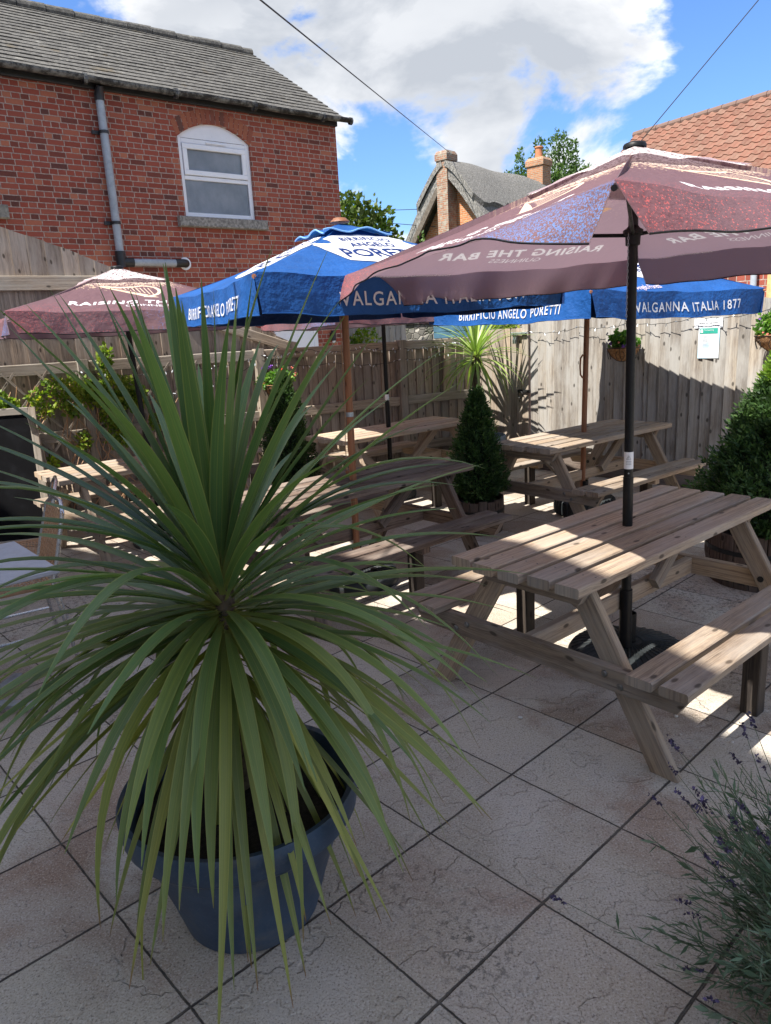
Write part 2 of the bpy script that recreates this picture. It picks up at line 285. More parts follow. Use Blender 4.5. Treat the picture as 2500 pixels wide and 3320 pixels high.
def slate():
    k=NT('grey_slate'); v=k.coord(); a=k.n('ShaderNodeAttribute',attribute_name='bid').outputs['Fac']
    c=k.mix(a,(.055,.051,.046),(.105,.098,.088)); c=k.mix(k.rng(k.noise(v,16,6,.7),.40,.62),c,(.155,.148,.132)); c=k.mix(k.rng(k.noise(v,5,5,.7),.60,.70,0,.8),c,(.34,.33,.29))
    c=k.mix(k.rng(k.noise(v,60,4,.7),.55,.42,0,.6),c,(.05,.05,.048)); c=k.mix(k.rng(k.noise(v,2.1,6,.7),.60,.68,0,.75),c,(.10,.08,.05)); k.base(c,.85,0,.3); k.bump(k.noise(v,45,5,.7),.7,.006); return k.m
M['slate']=slate()
def pantile():
    k=NT('terracotta_pantile'); v=k.coord(); a=k.n('ShaderNodeAttribute',attribute_name='bid').outputs['Fac']
    c=k.ramp(a,[(0,(.135,.062,.042)),(.5,(.205,.088,.058)),(1,(.18,.10,.072))]); c=k.mix(k.rng(k.noise(v,8,5,.6),.4,.7,0,.5),c,(.20,.13,.09)); k.base(c,.75,0,.3); k.bump(k.noise(v,60,3),.2,.003); return k.m
M['pantile']=pantile()
def thatch():
    k=NT('grey_thatch'); v=k.coord(); n=k.noise(v,9,8,.8); n2=k.noise(k.map(v,(30,30,9)),1,5,.7)
    c=k.mix(k.rng(n2,.35,.65),(.10,.095,.088),(.38,.365,.335)); c=k.mix(k.rng(n,.45,.65,0,.6),c,(.20,.19,.175)); k.base(c,.95,0,.1); k.bump(n2,1,.08); return k.m
M['thatch']=thatch()
def rubble():
    k=NT('mossy_flint_wall'); v=k.coord(); d=k.vor(v,7,'DISTANCE_TO_EDGE'); cc=k.vor(v,7,'F1',1)
    s=k.n('ShaderNodeSeparateColor'); k.L.new(cc,s.inputs[0]); c=k.mix(s.outputs[0],(.10,.095,.08),(.34,.32,.28)); c=k.mix(k.rng(d,.0,.05,1,0),c,(.22,.2,.17)); c=k.mix(k.rng(k.noise(v,3,5,.7),.5,.62,0,.7),c,(.07,.08,.05)); k.base(c,.9); k.bump(k.rng(d,0,.12),1,.03); return k.m
M['rubble']=rubble()
def glass_frost():
    k=NT('frosted_window_glass'); v=k.coord(); n=k.noise(k.map(v,(1,1,.7)),3,5,.6); c=k.mix(k.rng(n,.3,.7),(.16,.18,.20),(.25,.27,.29)); k.base(c,.22,0,.6); k.bump(k.noise(v,160,3,.7),.35,.002); return k.m
M['frost']=glass_frost()
def chalk():
    k=NT('chalkboard_black'); v=k.coord(); c=k.mix(k.rng(k.noise(v,5,7,.7),.45,.8),(.003,.003,.004),(.014,.015,.018)); k.base(c,.8,0,.15); return k.m
M['chalk']=chalk()
def coir():
    k=NT('coir_liner'); v=k.coord(); n=k.noise(v,55,6,.8); c=k.mix(k.rng(n,.35,.65),(.20,.09,.035),(.50,.28,.13)); k.base(c,.95); k.bump(n,1,.01); return k.m
M['coir']=coir()

# ---------- fabric ----------
def guinness_cloth(name,inner=False):
    k=NT(name); uv=k.coord('UV'); ms=k.n('ShaderNodeUVMap',uv_map='metres').outputs[0]
    sep=k.n('ShaderNodeSeparateXYZ'); k.L.new(uv,sep.inputs[0]); a,t=sep.outputs[0],sep.outputs[1]
    plum=(.175,.100,.114) if not inner else (.30,.19,.215)
    big=k.noise(ms,2.2,3,.5); fold=k.noise(ms,6,3,.5)
    def specks(sc,dens,rad=.42):
        vn=k.n('ShaderNodeTexVoronoi'); vn.inputs['Scale'].default_value=sc; k.L.new(ms,vn.inputs['Vector'])
        s=k.n('ShaderNodeSeparateColor'); k.L.new(vn.outputs['Color'],s.inputs[0])
        return k.math('MULTIPLY',k.math('LESS_THAN',s.outputs[0],dens),k.math('LESS_THAN',vn.outputs['Distance'],rad))
    tw=k.math('ADD',t,k.math('MULTIPLY_ADD',big,.16,-.08))
    c=k.mix(0.0,plum,plum)
    # cream head near the top
    dw=k.rng(tw,.28,.50,1,0); w=specks(105,dw,.62); cream=k.mix(k.rng(tw,.2,.42),(.80,.76,.74),(.74,.55,.38)) if not inner else (.50,.40,.34)
    # red sparks at the left end, blue at the right end, running down to the hem
    aa=k.math('ADD',a,k.math('MULTIPLY_ADD',fold,.16,-.08))
    low=k.rng(t,.72,1.06); 
    dr=k.math('MULTIPLY',k.math('MULTIPLY',k.rng(aa,.55,.02),low),.48)
    db=k.math('MULTIPLY',k.math('MULTIPLY',k.rng(aa,.42,.92),k.rng(k.math('ADD',t,k.math('MULTIPLY_ADD',big,.2,-.1)),.80,1.02)),.85)
    r=specks(150,dr,.34); b=specks(215,db,.5)
    f=1.0 if not inner else .25
    c=k.mix(k.math('MULTIPLY',r,f),c,(.72,.15,.14)); c=k.mix(k.math('MULTIPLY',b,f),c,(.12,.24,.54)); c=k.mix(k.math('MULTIPLY',w,1.0 if not inner else .6),c,cream)
    c=k.mix(k.math('MULTIPLY',k.rng(k.math('MULTIPLY',k.rng(aa,.30,.0),low),.5,1),.12*f),c,(.5,.06,.06))
    k.base(c,.72,0,.25); k.bump(k.math('ADD',k.noise(ms,9,4,.6),k.math('MULTIPLY',k.noise(ms,38,4),.15)),.5,.04); k.translucent((.56,.44,.49) if not inner else (.80,.72,.76),.40 if not inner else .58); return k.m
M['plum']=guinness_cloth('plum_printed_canvas'); M['plum_in']=guinness_cloth('plum_canvas_underside',True)
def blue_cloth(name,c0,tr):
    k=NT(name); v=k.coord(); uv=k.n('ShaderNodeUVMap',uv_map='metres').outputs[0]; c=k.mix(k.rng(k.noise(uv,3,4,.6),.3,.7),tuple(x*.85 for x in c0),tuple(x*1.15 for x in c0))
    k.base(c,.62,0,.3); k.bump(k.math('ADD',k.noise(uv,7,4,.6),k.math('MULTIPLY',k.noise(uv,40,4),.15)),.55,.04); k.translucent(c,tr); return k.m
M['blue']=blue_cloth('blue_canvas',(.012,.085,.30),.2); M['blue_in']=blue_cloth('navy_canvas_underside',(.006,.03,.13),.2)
def printm(name,c,tr=.3):
    k=NT(name); k.base(c,.7,0,.2); k.translucent(c,tr); return k.m
M['p_white']=printm('white_print',(.78,.78,.80)); M['p_navy']=printm('navy_print',(.012,.035,.16)); M['p_gold']=printm('pale_gold_print',(.80,.62,.46)); M['p_tan']=printm('tan_print',(.50,.30,.24)); M['p_ghost']=printm('show_through_print',(.98,.98,.98),.0); M['p_ghostgold']=printm('show_through_gold',(.90,.74,.60),.0); M['p_thru']=printm('undyed_lining',(.90,.88,.88),.72); M['p_thrugold']=printm('gold_lining',(.80,.62,.46),.65); M['p_pink']=printm('pinkish_script_print',(.75,.62,.66))
M['p_teal']=simple('teal_print',(.03,.33,.25),.5,0,.05,10,0)

# ---------------- geometry helpers ----------------
def org_of(p):
    while p is not None:
        if p.get('_org'): return Vector(p['_org'])
        p=p.parent
    return None
class MB:
    def __init__(s): s.v=[];s.f=[];s.uv=[];s.mi=[];s.bid=[]; s.uv2=[]
    def face(s,idx,uv=None,mi=0,bid=0.,uv2=None):
        s.f.append(tuple(idx)); s.uv.append(uv or [(0,0)]*len(idx)); s.mi.append(mi); s.bid.append(bid); s.uv2.append(uv2 or [(0,0)]*len(idx))
    def board(s,p,q,w,t,up=(0,0,1),ch=.004,cut0=0,cut1=0,mi=0):
        """bar from p to q; w across, t along up; chamfered"""
        p=Vector(p);q=Vector(q); d=(q-p); L=d.length; d.normalize(); up=Vector(up); sd=d.cross(up).normalized(); u=sd.cross(d).normalized()
        a,b=w/2,t/2; c=min(ch,a*.4,b*.4)
        prof=[(-a+c,-b),(a-c,-b),(a,-b+c),(a,b-c),(a-c,b),(-a+c,b),(-a,b-c),(-a,-b+c)]
        n=len(prof); i0=len(s.v); bid=rnd.random(); ou,ov=rnd.random()*40,rnd.random()*40
        per=[0]
        for i in range(n): per.append(per[-1]+math.dist(prof[i],prof[(i+1)%n]))
        for e,(P,cut,sg) in enumerate(((p,cut0,1),(q,cut1,-1))):
            for x,y in prof: s.v.append(P+sd*x+u*y+d*(sg*cut*(b-y)/(2*b)))
        for i in range(n):
            j=(i+1)%n; s.face((i0+i,i0+j,i0+n+j,i0+n+i),[(ou,ov+per[i]),(ou,ov+per[i+1]),(ou+L,ov+per[i+1]),(ou+L,ov+per[i])],mi,bid)
        s.face([i0+i for i in reversed(range(n))],[(ou+prof[i][1]*.3,ov+prof[i][0]) for i in reversed(range(n))],mi,bid); s.face([i0+n+i for i in range(n)],[(ou+9+prof[i][1]*.3,ov+prof[i][0]) for i in range(n)],mi,bid)
    def box(s,c,size,rz=0,ch=.0,mi=0):
        c=Vector(c); ax=Vector((math.cos(rz),math.sin(rz),0)); s.board(c-ax*size[0]/2,c+ax*size[0]/2,size[1],size[2],(0,0,1),ch or .0008,mi=mi)
    def quad(s,pts,uv=None,mi=0,bid=0.,uv2=None):
        i=len(s.v); s.v+= [Vector(p) for p in pts]; s.face(range(i,i+len(pts)),uv,mi,bid,uv2)
    def tube(s,pts,r,n=10,caps=True,mi=0):
        pts=[Vector(p) for p in pts]; m=len(pts); rr=r if isinstance(r,(list,tuple)) else [r]*m; i0=len(s.v); bid=rnd.random(); ln=0
        ref=None
        for i,P in enumerate(pts):
            d=(pts[min(i+1,m-1)]-pts[max(i-1,0)]).normalized()
            if ref is None: ref=Vector((1,0,0)) if abs(d.x)<.8 else Vector((0,1,0))
            a=d.cross(ref).normalized(); b=d.cross(a); ref=-(a.cross(d)) if False else ref
            for j in range(n): th=2*PI*j/n; s.v.append(P+(a*math.cos(th)+b*math.sin(th))*rr[i])
        for i in range(m-1):
            l2=ln+(pts[i+1]-pts[i]).length
            for j in range(n):
                k=(j+1)%n; s.face((i0+i*n+j,i0+i*n+k,i0+(i+1)*n+k,i0+(i+1)*n+j),[(ln,j*.02),(ln,j*.02+.02),(l2,j*.02+.02),(l2,j*.02)],mi,bid)
            ln=l2
        if caps: s.face([i0+j for j in reversed(range(n))],None,mi,bid); s.face([i0+(m-1)*n+j for j in range(n)],None,mi,bid)
    def lathe(s,prof,n=32,c=(0,0,0),mi=0,wob=None):
        c=Vector(c); i0=len(s.v); m=len(prof)
        for i,(r,z) in enumerate(prof):
            for j in range(n):
                th=2*PI*j/n; rr=r*(1+(wob(th,z) if wob else 0)); s.v.append(c+Vector((rr*math.cos(th),rr*math.sin(th),z)))
        for i in range(m-1):
            for j in range(n):
                k=(j+1)%n; s.face((i0+i*n+j,i0+i*n+k,i0+(i+1)*n+k,i0+(i+1)*n+j),[(j*.05,i*.1),(j*.05+.05,i*.1),(j*.05+.05,i*.1+.1),(j*.05,i*.1+.1)],mi,0.)
    def sphere(s,c,r,n=10,m=6,mi=0,sc=(1,1,1)):
        prof=[(max(1e-4,r*math.sin(PI*i/m)),-r*math.cos(PI*i/m)) for i in range(m+1)]; i0=len(s.v); s.lathe(prof,n,(0,0,0),mi)
        for i in range(i0,len(s.v)): v=s.v[i]; s.v[i]=Vector((v.x*sc[0],v.y*sc[1],v.z*sc[2]))+Vector(c)
    def build(s,name,mat,parent=None,smooth=False,org=None):
        me=bpy.data.meshes.new(name); 
        o_=Vector(org) if org is not None else org_of(parent)
        vs=[tuple(v-o_) if o_ is not None else tuple(v) for v in s.v]
        me.from_pydata(vs,[],s.f); uv=me.uv_layers.new(name='UVMap'); flat=[c for u in s.uv for p in u for c in p]; uv.data.foreach_set('uv',flat)
        if any(any(p!=(0,0) for p in u) for u in s.uv2):
            uv2=me.uv_layers.new(name='metres'); uv2.data.foreach_set('uv',[c for u in s.uv2 for p in u for c in p])
        at=me.attributes.new('bid','FLOAT','FACE'); at.data.foreach_set('value',s.bid)
        mats=mat if isinstance(mat,(list,tuple)) else [mat]
        for m_ in mats: me.materials.append(m_)
        me.polygons.foreach_set('material_index',s.mi)
        if smooth: me.polygons.foreach_set('use_smooth',[True]*len(s.f))
        me.update(); ob=bpy.data.objects.new(name,me); C.objects.link(ob)
        if smooth:
            try: me.set_sharp_from_angle(angle=R(42))
            except Exception: pass
        if parent is not None: ob.parent=parent
        elif o_ is not None: ob.location=o_
        return ob
def thing(name,label,cat,loc=(0,0,0),rz=0,group=None,world=False):
    o=bpy.data.objects.new(name,None); C.objects.link(o); o.location=loc; o.rotation_euler=(0,0,rz); o.empty_display_size=.1; o['label']=label; o['category']=cat
    if group: o['group']=group
    if world: o['_org']=tuple(loc)
    return o
def tag(o,label,cat,group=None,kind=None):
    o['label']=label; o['category']=cat
    if group: o['group']=group
    if kind: o['kind']=kind
    return o
def dup(root,loc,rz,label,mats=None):
    r=root.copy(); C.objects.link(r); r.location=loc; r.rotation_euler=(0,0,rz); r['label']=label
    def rec(src,par):
        for ch in list(src.children):
            if ch.name in made: continue
            c=ch.copy(); C.objects.link(c); made.add(c.name); c.parent=par; c.matrix_parent_inverse=ch.matrix_parent_inverse
            if mats:
                for i,sl in enumerate(c.material_slots):
                    k=mats.get(sl.material.name)
                    if k: sl.link='OBJECT'; sl.material=k
            rec(ch,c)
    made=set(); rec(root,r); return r
def leaves(name,base,axis,side,var,mat,parent=None,org=None,bend=0.):
    base=np.asarray(base,float);axis=np.asarray(axis,float);side=np.asarray(side,float); n=len(base)
    o_=org if org is not None else tuple(org_of(parent) or (0,0,0)); base=base-np.array(o_)
    nr=np.cross(axis,side); nr/= (np.linalg.norm(nr,axis=1,keepdims=True)+1e-9); ln=np.linalg.norm(axis,axis=1,keepdims=True)
    V=np.stack([base,base+axis*.45+side+nr*ln*bend,base+axis,base+axis*.45-side+nr*ln*bend],1).reshape(-1,3)
    me=bpy.data.meshes.new(name); me.vertices.add(n*4); me.vertices.foreach_set('co',V.ravel()); me.loops.add(n*4); me.loops.foreach_set('vertex_index',np.arange(n*4)); me.polygons.add(n); me.polygons.foreach_set('loop_start',np.arange(0,n*4,4)); me.polygons.foreach_set('loop_total',np.full(n,4))
    at=me.attributes.new('var','FLOAT','FACE'); at.data.foreach_set('value',np.asarray(var,float)); me.materials.append(mat); me.update(calc_edges=True); me.validate()
    ob=bpy.data.objects.new(name,me); C.objects.link(ob)
    if parent is not None: ob.parent=parent
    elif org is not None: ob.location=org
    return ob
def runit(n):
    v=nrg.normal(size=(n,3)); return v/np.linalg.norm(v,axis=1,keepdims=True)
def perp(a):
    r=runit(len(a)); s=np.cross(a,r); return s/(np.linalg.norm(s,axis=1,keepdims=True)+1e-9)

from mathutils.geometry import delaunay_2d_cdt
def loops_of(bm,off=(0,0),rot=0):
    c,s_=math.cos(rot),math.sin(rot); E=[]
    for e in bm.edges:
        if len(e.link_faces)==1:
            q=[]
            for v in e.verts: x,y=v.co.x*c-v.co.y*s_+off[0],v.co.x*s_+v.co.y*c+off[1]; q.append((x,y))
            E.append(q)
    bm.free(); return E
def poly_edges(p,off): n=len(p); return [[(p[i][0]+off[0],p[i][1]+off[1]),(p[(i+1)%n][0]+off[0],p[(i+1)%n][1]+off[1])] for i in range(n)]
def inside(cen,E):
    A=np.array([e[0] for e in E]);B=np.array([e[1] for e in E]); r=np.zeros(len(cen),int)
    for i in range(0,len(cen),800):
        c=cen[i:i+800]; y=c[:,1:2]; x=c[:,0:1]; cond=(A[:,1][None]>y)!=(B[:,1][None]>y)
        xi=A[:,0][None]+(y-A[:,1][None])*(B[:,0]-A[:,0])[None]/np.where(abs(B[:,1]-A[:,1])<1e-12,1e-12,B[:,1]-A[:,1])[None]; r[i:i+800]=(cond&(x<xi)).sum(1)
    return r%2==1
def print_mesh(hw,sl,groups,nu=16,na=24):
    '''2-D triangulation of a canopy panel (x, metres down from the apex) with the printed shapes as faces of their own'''
    V=[];E=[];
    for i in range(nu+1):
        u=max(.02,i/nu)
        for j in range(na+1): V.append((( 2*j/na-1)*hw*u*(1 if 0<j<na else 1),u*sl))
    ix={}
    def vid(p):
        k=(round(p[0],5),round(p[1],5))
        if k not in ix: ix[k]=len(V); V.append(k)
        return ix[k]
    for g,Es in groups:
        for es in Es:
            for a,b in es:
                p,q=vid(a),vid(b)
                if p!=q: E.append((p,q))
    r=delaunay_2d_cdt([Vector(v) for v in V],E,[],0,1e-6); VV=np.array([tuple(v) for v in r[0]]); T=[t for t in r[2]]; cen=np.array([VV[list(t)].mean(0) for t in T]); lab=np.zeros(len(T),int)
    for g,Es in groups:
        m=np.zeros(len(T),bool)
        for es in Es: m|=inside(cen,es)
        lab[m]=g
    return VV,T,lab
def text2d(body,size,align='CENTER',spacing=1.0,shear=0,xs=1.0,bold=0):
    cu=bpy.data.curves.new('t','FONT'); cu.body=body; cu.size=size; cu.align_x=align; cu.align_y='CENTER'; cu.space_character=spacing; cu.shear=shear; cu.resolution_u=3; cu.offset=bold
    o=bpy.data.objects.new('t',cu); C.objects.link(o); bpy.context.view_layer.update()
    dg=bpy.context.evaluated_depsgraph_get(); me=bpy.data.meshes.new_from_object(o.evaluated_get(dg))
    bm=bmesh.new(); bm.from_mesh(me); bpy.data.objects.remove(o); bpy.data.curves.remove(cu); bpy.data.meshes.remove(me)
    bmesh.ops.triangulate(bm,faces=bm.faces); bmesh.ops.remove_doubles(bm,verts=bm.verts,dist=1e-5)
    for v in bm.verts: v.co.x*=xs
    return bm
def poly2d(loops):
    """filled polygon (list of outline points)"""
    bm=bmesh.new()
    for lp in loops:
        vs=[bm.verts.new((x,y,0)) for x,y in lp]; bm.faces.new(vs)
    bmesh.ops.triangulate(bm,faces=bm.faces); return bm
def place2d(name,bm,fn,mat,parent,off=(0,0),thr=.05,rot=0):
    for it in range(4):
        es=[e for e in bm.edges if e.calc_length()>thr]
        if not es: break
        bmesh.ops.subdivide_edges(bm,edges=es,cuts=1); bmesh.ops.triangulate(bm,faces=bm.faces)
    c,s_=math.cos(rot),math.sin(rot); o_=(org_of(parent) or Vector((0,0,0)))
    for v in bm.verts:
        x,y=v.co.x*c-v.co.y*s_+off[0],v.co.x*s_+v.co.y*c+off[1]; v.co=Vector(fn(x,y))-o_
    me=bpy.data.meshes.new(name); bm.to_mesh(me); bm.free(); me.materials.append(mat); ob=bpy.data.objects.new(name,me); C.objects.link(ob); ob.parent=parent; return ob

# ---------------- setting ----------------
def frame(P0,ang):
    t=R(ang); d=Vector((math.cos(t),math.sin(t),0)); n=Vector((-math.sin(t),math.cos(t),0)); P0=Vector(P0)
    return (lambda s,o,z: P0+d*s+n*o+Vector((0,0,z))),d,n
def ground():
    mb=MB(); mb.quad([(-7,-5,0),(9,-5,0),(9,11,0),(-7,11,0)]); o=mb.build('patio',M['patio']); o['kind']='structure'
    k=NT('rough_grass'); v=k.coord(); c=k.mix(k.rng(k.noise(v,.6,8,.7),.4,.6),(.05,.075,.025),(.14,.13,.06)); k.base(c,.95); k.bump(k.noise(v,9,6,.8),1,.05)
    mb=MB(); mb.quad([(-900,-900,-.01),(900,-900,-.01),(900,900,-.01),(-900,900,-.01)]); o=mb.build('ground',k.m); o['kind']='structure'
ground()
# ---------------- left fence ----------------
LF,LFd,LFn=frame((0,8.6,0),28.2)
RF,RFd,RFn=frame((1.888,8.6,0),-49.6)
def wedge_boards(mb,F,s0,s1,w,z0,zf,o0,thick=.017,thin=.006,flip=1,jit=.006):
    s=s0
    while s<s1-.01:
        e=min(s+w*rnd.uniform(.94,1.05),s1); zt0,zt1=zf(s),zf(e); j=rnd.uniform(-jit,jit); tl=rnd.uniform(-.003,.003)
        bid=rnd.random(); ou,ov=rnd.random()*40,rnd.random()*40; L=max(zt0,zt1)-z0
        a,b=(thick,thin) if flip>0 else (thin,thick)
        ov_=.012
        fr=[F(s,o0-a+tl,z0+j*0),F(e+ov_,o0-b,z0),F(e+ov_,o0-b,zt1+j),F(s,o0-a+tl,zt0+j)]
        bk=[F(s,o0,z0),F(e+ov_,o0,z0),F(e+ov_,o0,zt1+j),F(s,o0,zt0+j)]
        i=len(mb.v); mb.v+=fr+bk
        wd=e-s
        mb.face((i,i+1,i+2,i+3),[(ou,ov),(ou,ov+wd),(ou+L,ov+wd),(ou+L,ov)],0,bid)
        mb.face((i+5,i+4,i+7,i+6),[(ou,ov+wd),(ou,ov),(ou+L,ov),(ou+L,ov+wd)],0,bid)
        mb.face((i+4,i,i+3,i+7),[(ou,ov),(ou,ov+.01),(ou+L,ov+.01),(ou+L,ov)],0,bid)
        mb.face((i+1,i+5,i+6,i+2),[(ou,ov),(ou,ov+.01),(ou+L,ov+.01),(ou+L,ov)],0,bid)
        mb.face((i+3,i+2,i+6,i+7),[(ou,ov),(ou,ov+wd),(ou+.01,ov+wd),(ou+.01,ov)],0,bid)
        s=e
def left_fence():
    t=thing('garden_fence','long weathered brown boarded fence with horizontal rails behind the far benches','fence',LF(-2,0,0),world=True)
    segs=[-6.6,-4.95,-3.2,-1.45,.30,1.45]
    for a,b in zip(segs[:-1],segs[1:]):
        mb=MB(); wedge_boards(mb,LF,a,b,.118,.12,lambda s:1.575,0.03,.026,.005); mb.build('board_panel',M['fence_wood'],t)
        for z in (1.535,.895,.33):
            mb=MB(); mb.board(LF(a+.03,-.03,z),LF(b-.03,-.03,z),.045,.105,(0,0,1),.006); mb.build('rail',M['rail_wood'],t)
        mb=MB(); mb.board(LF(a+.03,-.02,.08),LF(b-.03,-.02,.08),.03,.16,(0,0,1),.004); mb.build('gravel_board',M['grav_wood'],t)
    for s in segs[:-1]:
        mb=MB(); mb.board(LF(s,-.045,0),LF(s,-.045,1.60),.10,.10,LFn,.006); mb.build('post',M['rail_wood'],t)
    mb=MB(); mb.board(LF(.93,-.02,.95),LF(.955,-.05,1.56),.09,.03,LFn,.003); mb.build('batten',M['timber_yellow'] if False else M['table_new'],t)
    # raked extension behind
    t=thing('raked_fence','taller weathered fence with sloping top edge in front of the brick house','fence',LF(-3,.1,1.5),world=True)
    pts=[(-6.6,4.2),(-3.75,2.82),(-3.2,2.62),(-2.6,2.36),(-1.9,2.07),(-1.5,1.88),(-1.02,1.66),(-.6,1.60)]
    def zf(s):
        for (a,za),(b,zb) in zip(pts[:-1],pts[1:]):
            if s<=b: u=max(0,(s-a)/(b-a)); return za+(zb-za)*u
        return pts[-1][1]
    mb=MB(); wedge_boards(mb,LF,-6.6,-.95,.135,1.2,zf,.12); mb.build('board_panel',M['fence_wood'],t)
    mb=MB(); mb.board(LF(-6.6,.08,2.34),LF(-2.75,.08,2.30),.04,.13,(0,0,1),.005); mb.build('rail',M['rail_wood'],t)
    mb=MB(); mb.board(LF(-2.2,.075,2.0),LF(-1.05,.075,1.60),.035,.10,(0,0,1),.005); mb.build('rail',M['rail_wood'],t)
left_fence()
def right_fence():
    t=thing('boarded_fence','pale grey close-boarded fence with knots, carrying the notices and hanging baskets','fence',RF(2,0,0),world=True)
    def zt(s): return 1.745+.028*max(0,min(s,3))+.004*math.sin(s*23)
    segs=[-.10,1.4,2.9,5.2]
    for a,b in zip(segs[:-1],segs[1:]):
        mb=MB(); wedge_boards(mb,RF,a,b,.112,.17,zt,.0,.030,.006); mb.build('board_panel',M['fence_pale'],t)
        mb=MB(); mb.board(RF(a+.003,-.028,.10),RF(b-.003,-.028,.10),.04,.19,(0,0,1),.005); mb.build('gravel_board',M['dark_post'] if False else M['table_old'],t)
        mb=MB(); mb.board(RF(a+.003,.03,1.4),RF(b-.003,.03,1.4),.04,.09,(0,0,1),.005); mb.build('rail',M['rail_wood'],t)
    g=thing('garden_gate','brown boarded gate with slide bolt and ring latch in the fence corner','gate',RF(-.5,0,0),world=True)
    mb=MB(); wedge_boards(mb,RF,-.915,-.235,.10,.06,lambda s:1.66,.0,.014,.010,jit=.004); mb.build('gate_boards',M['gate_wood'],g)
    mb=MB(); mb.board(RF(-.175,-.015,0),RF(-.175,-.015,1.70),.095,.055,RFn,.006); mb.build('gate_post',M['gate_wood'],g)
    mb=MB(); mb.board(RF(-.35,-.06,1.60),RF(-.14,-.06,1.60),.03,.045,RFn,.002); mb.tube([RF(-.33,-.075,1.605),RF(-.12,-.075,1.605)],.009); mb.box(RF(-.31,-.05,1.56),(.05,.03,.06),R(-49.6)); mb.box(RF(-.31,-.06,1.51),(.045,.03,.05),R(-49.6)); mb.build('slide_bolt',M['galv'],g)
    mb=MB(); mb.board(RF(-.27,-.045,.93),RF(-.10,-.045,.93),.035,.04,RFn,.002)
    mb.tube([RF(-.22+.035*math.cos(a),-.075,.885+.04*math.sin(a)) for a in np.linspace(0,2*PI,14)],.006,6,False); mb.build('ring_latch',M['iron'],g)
right_fence()

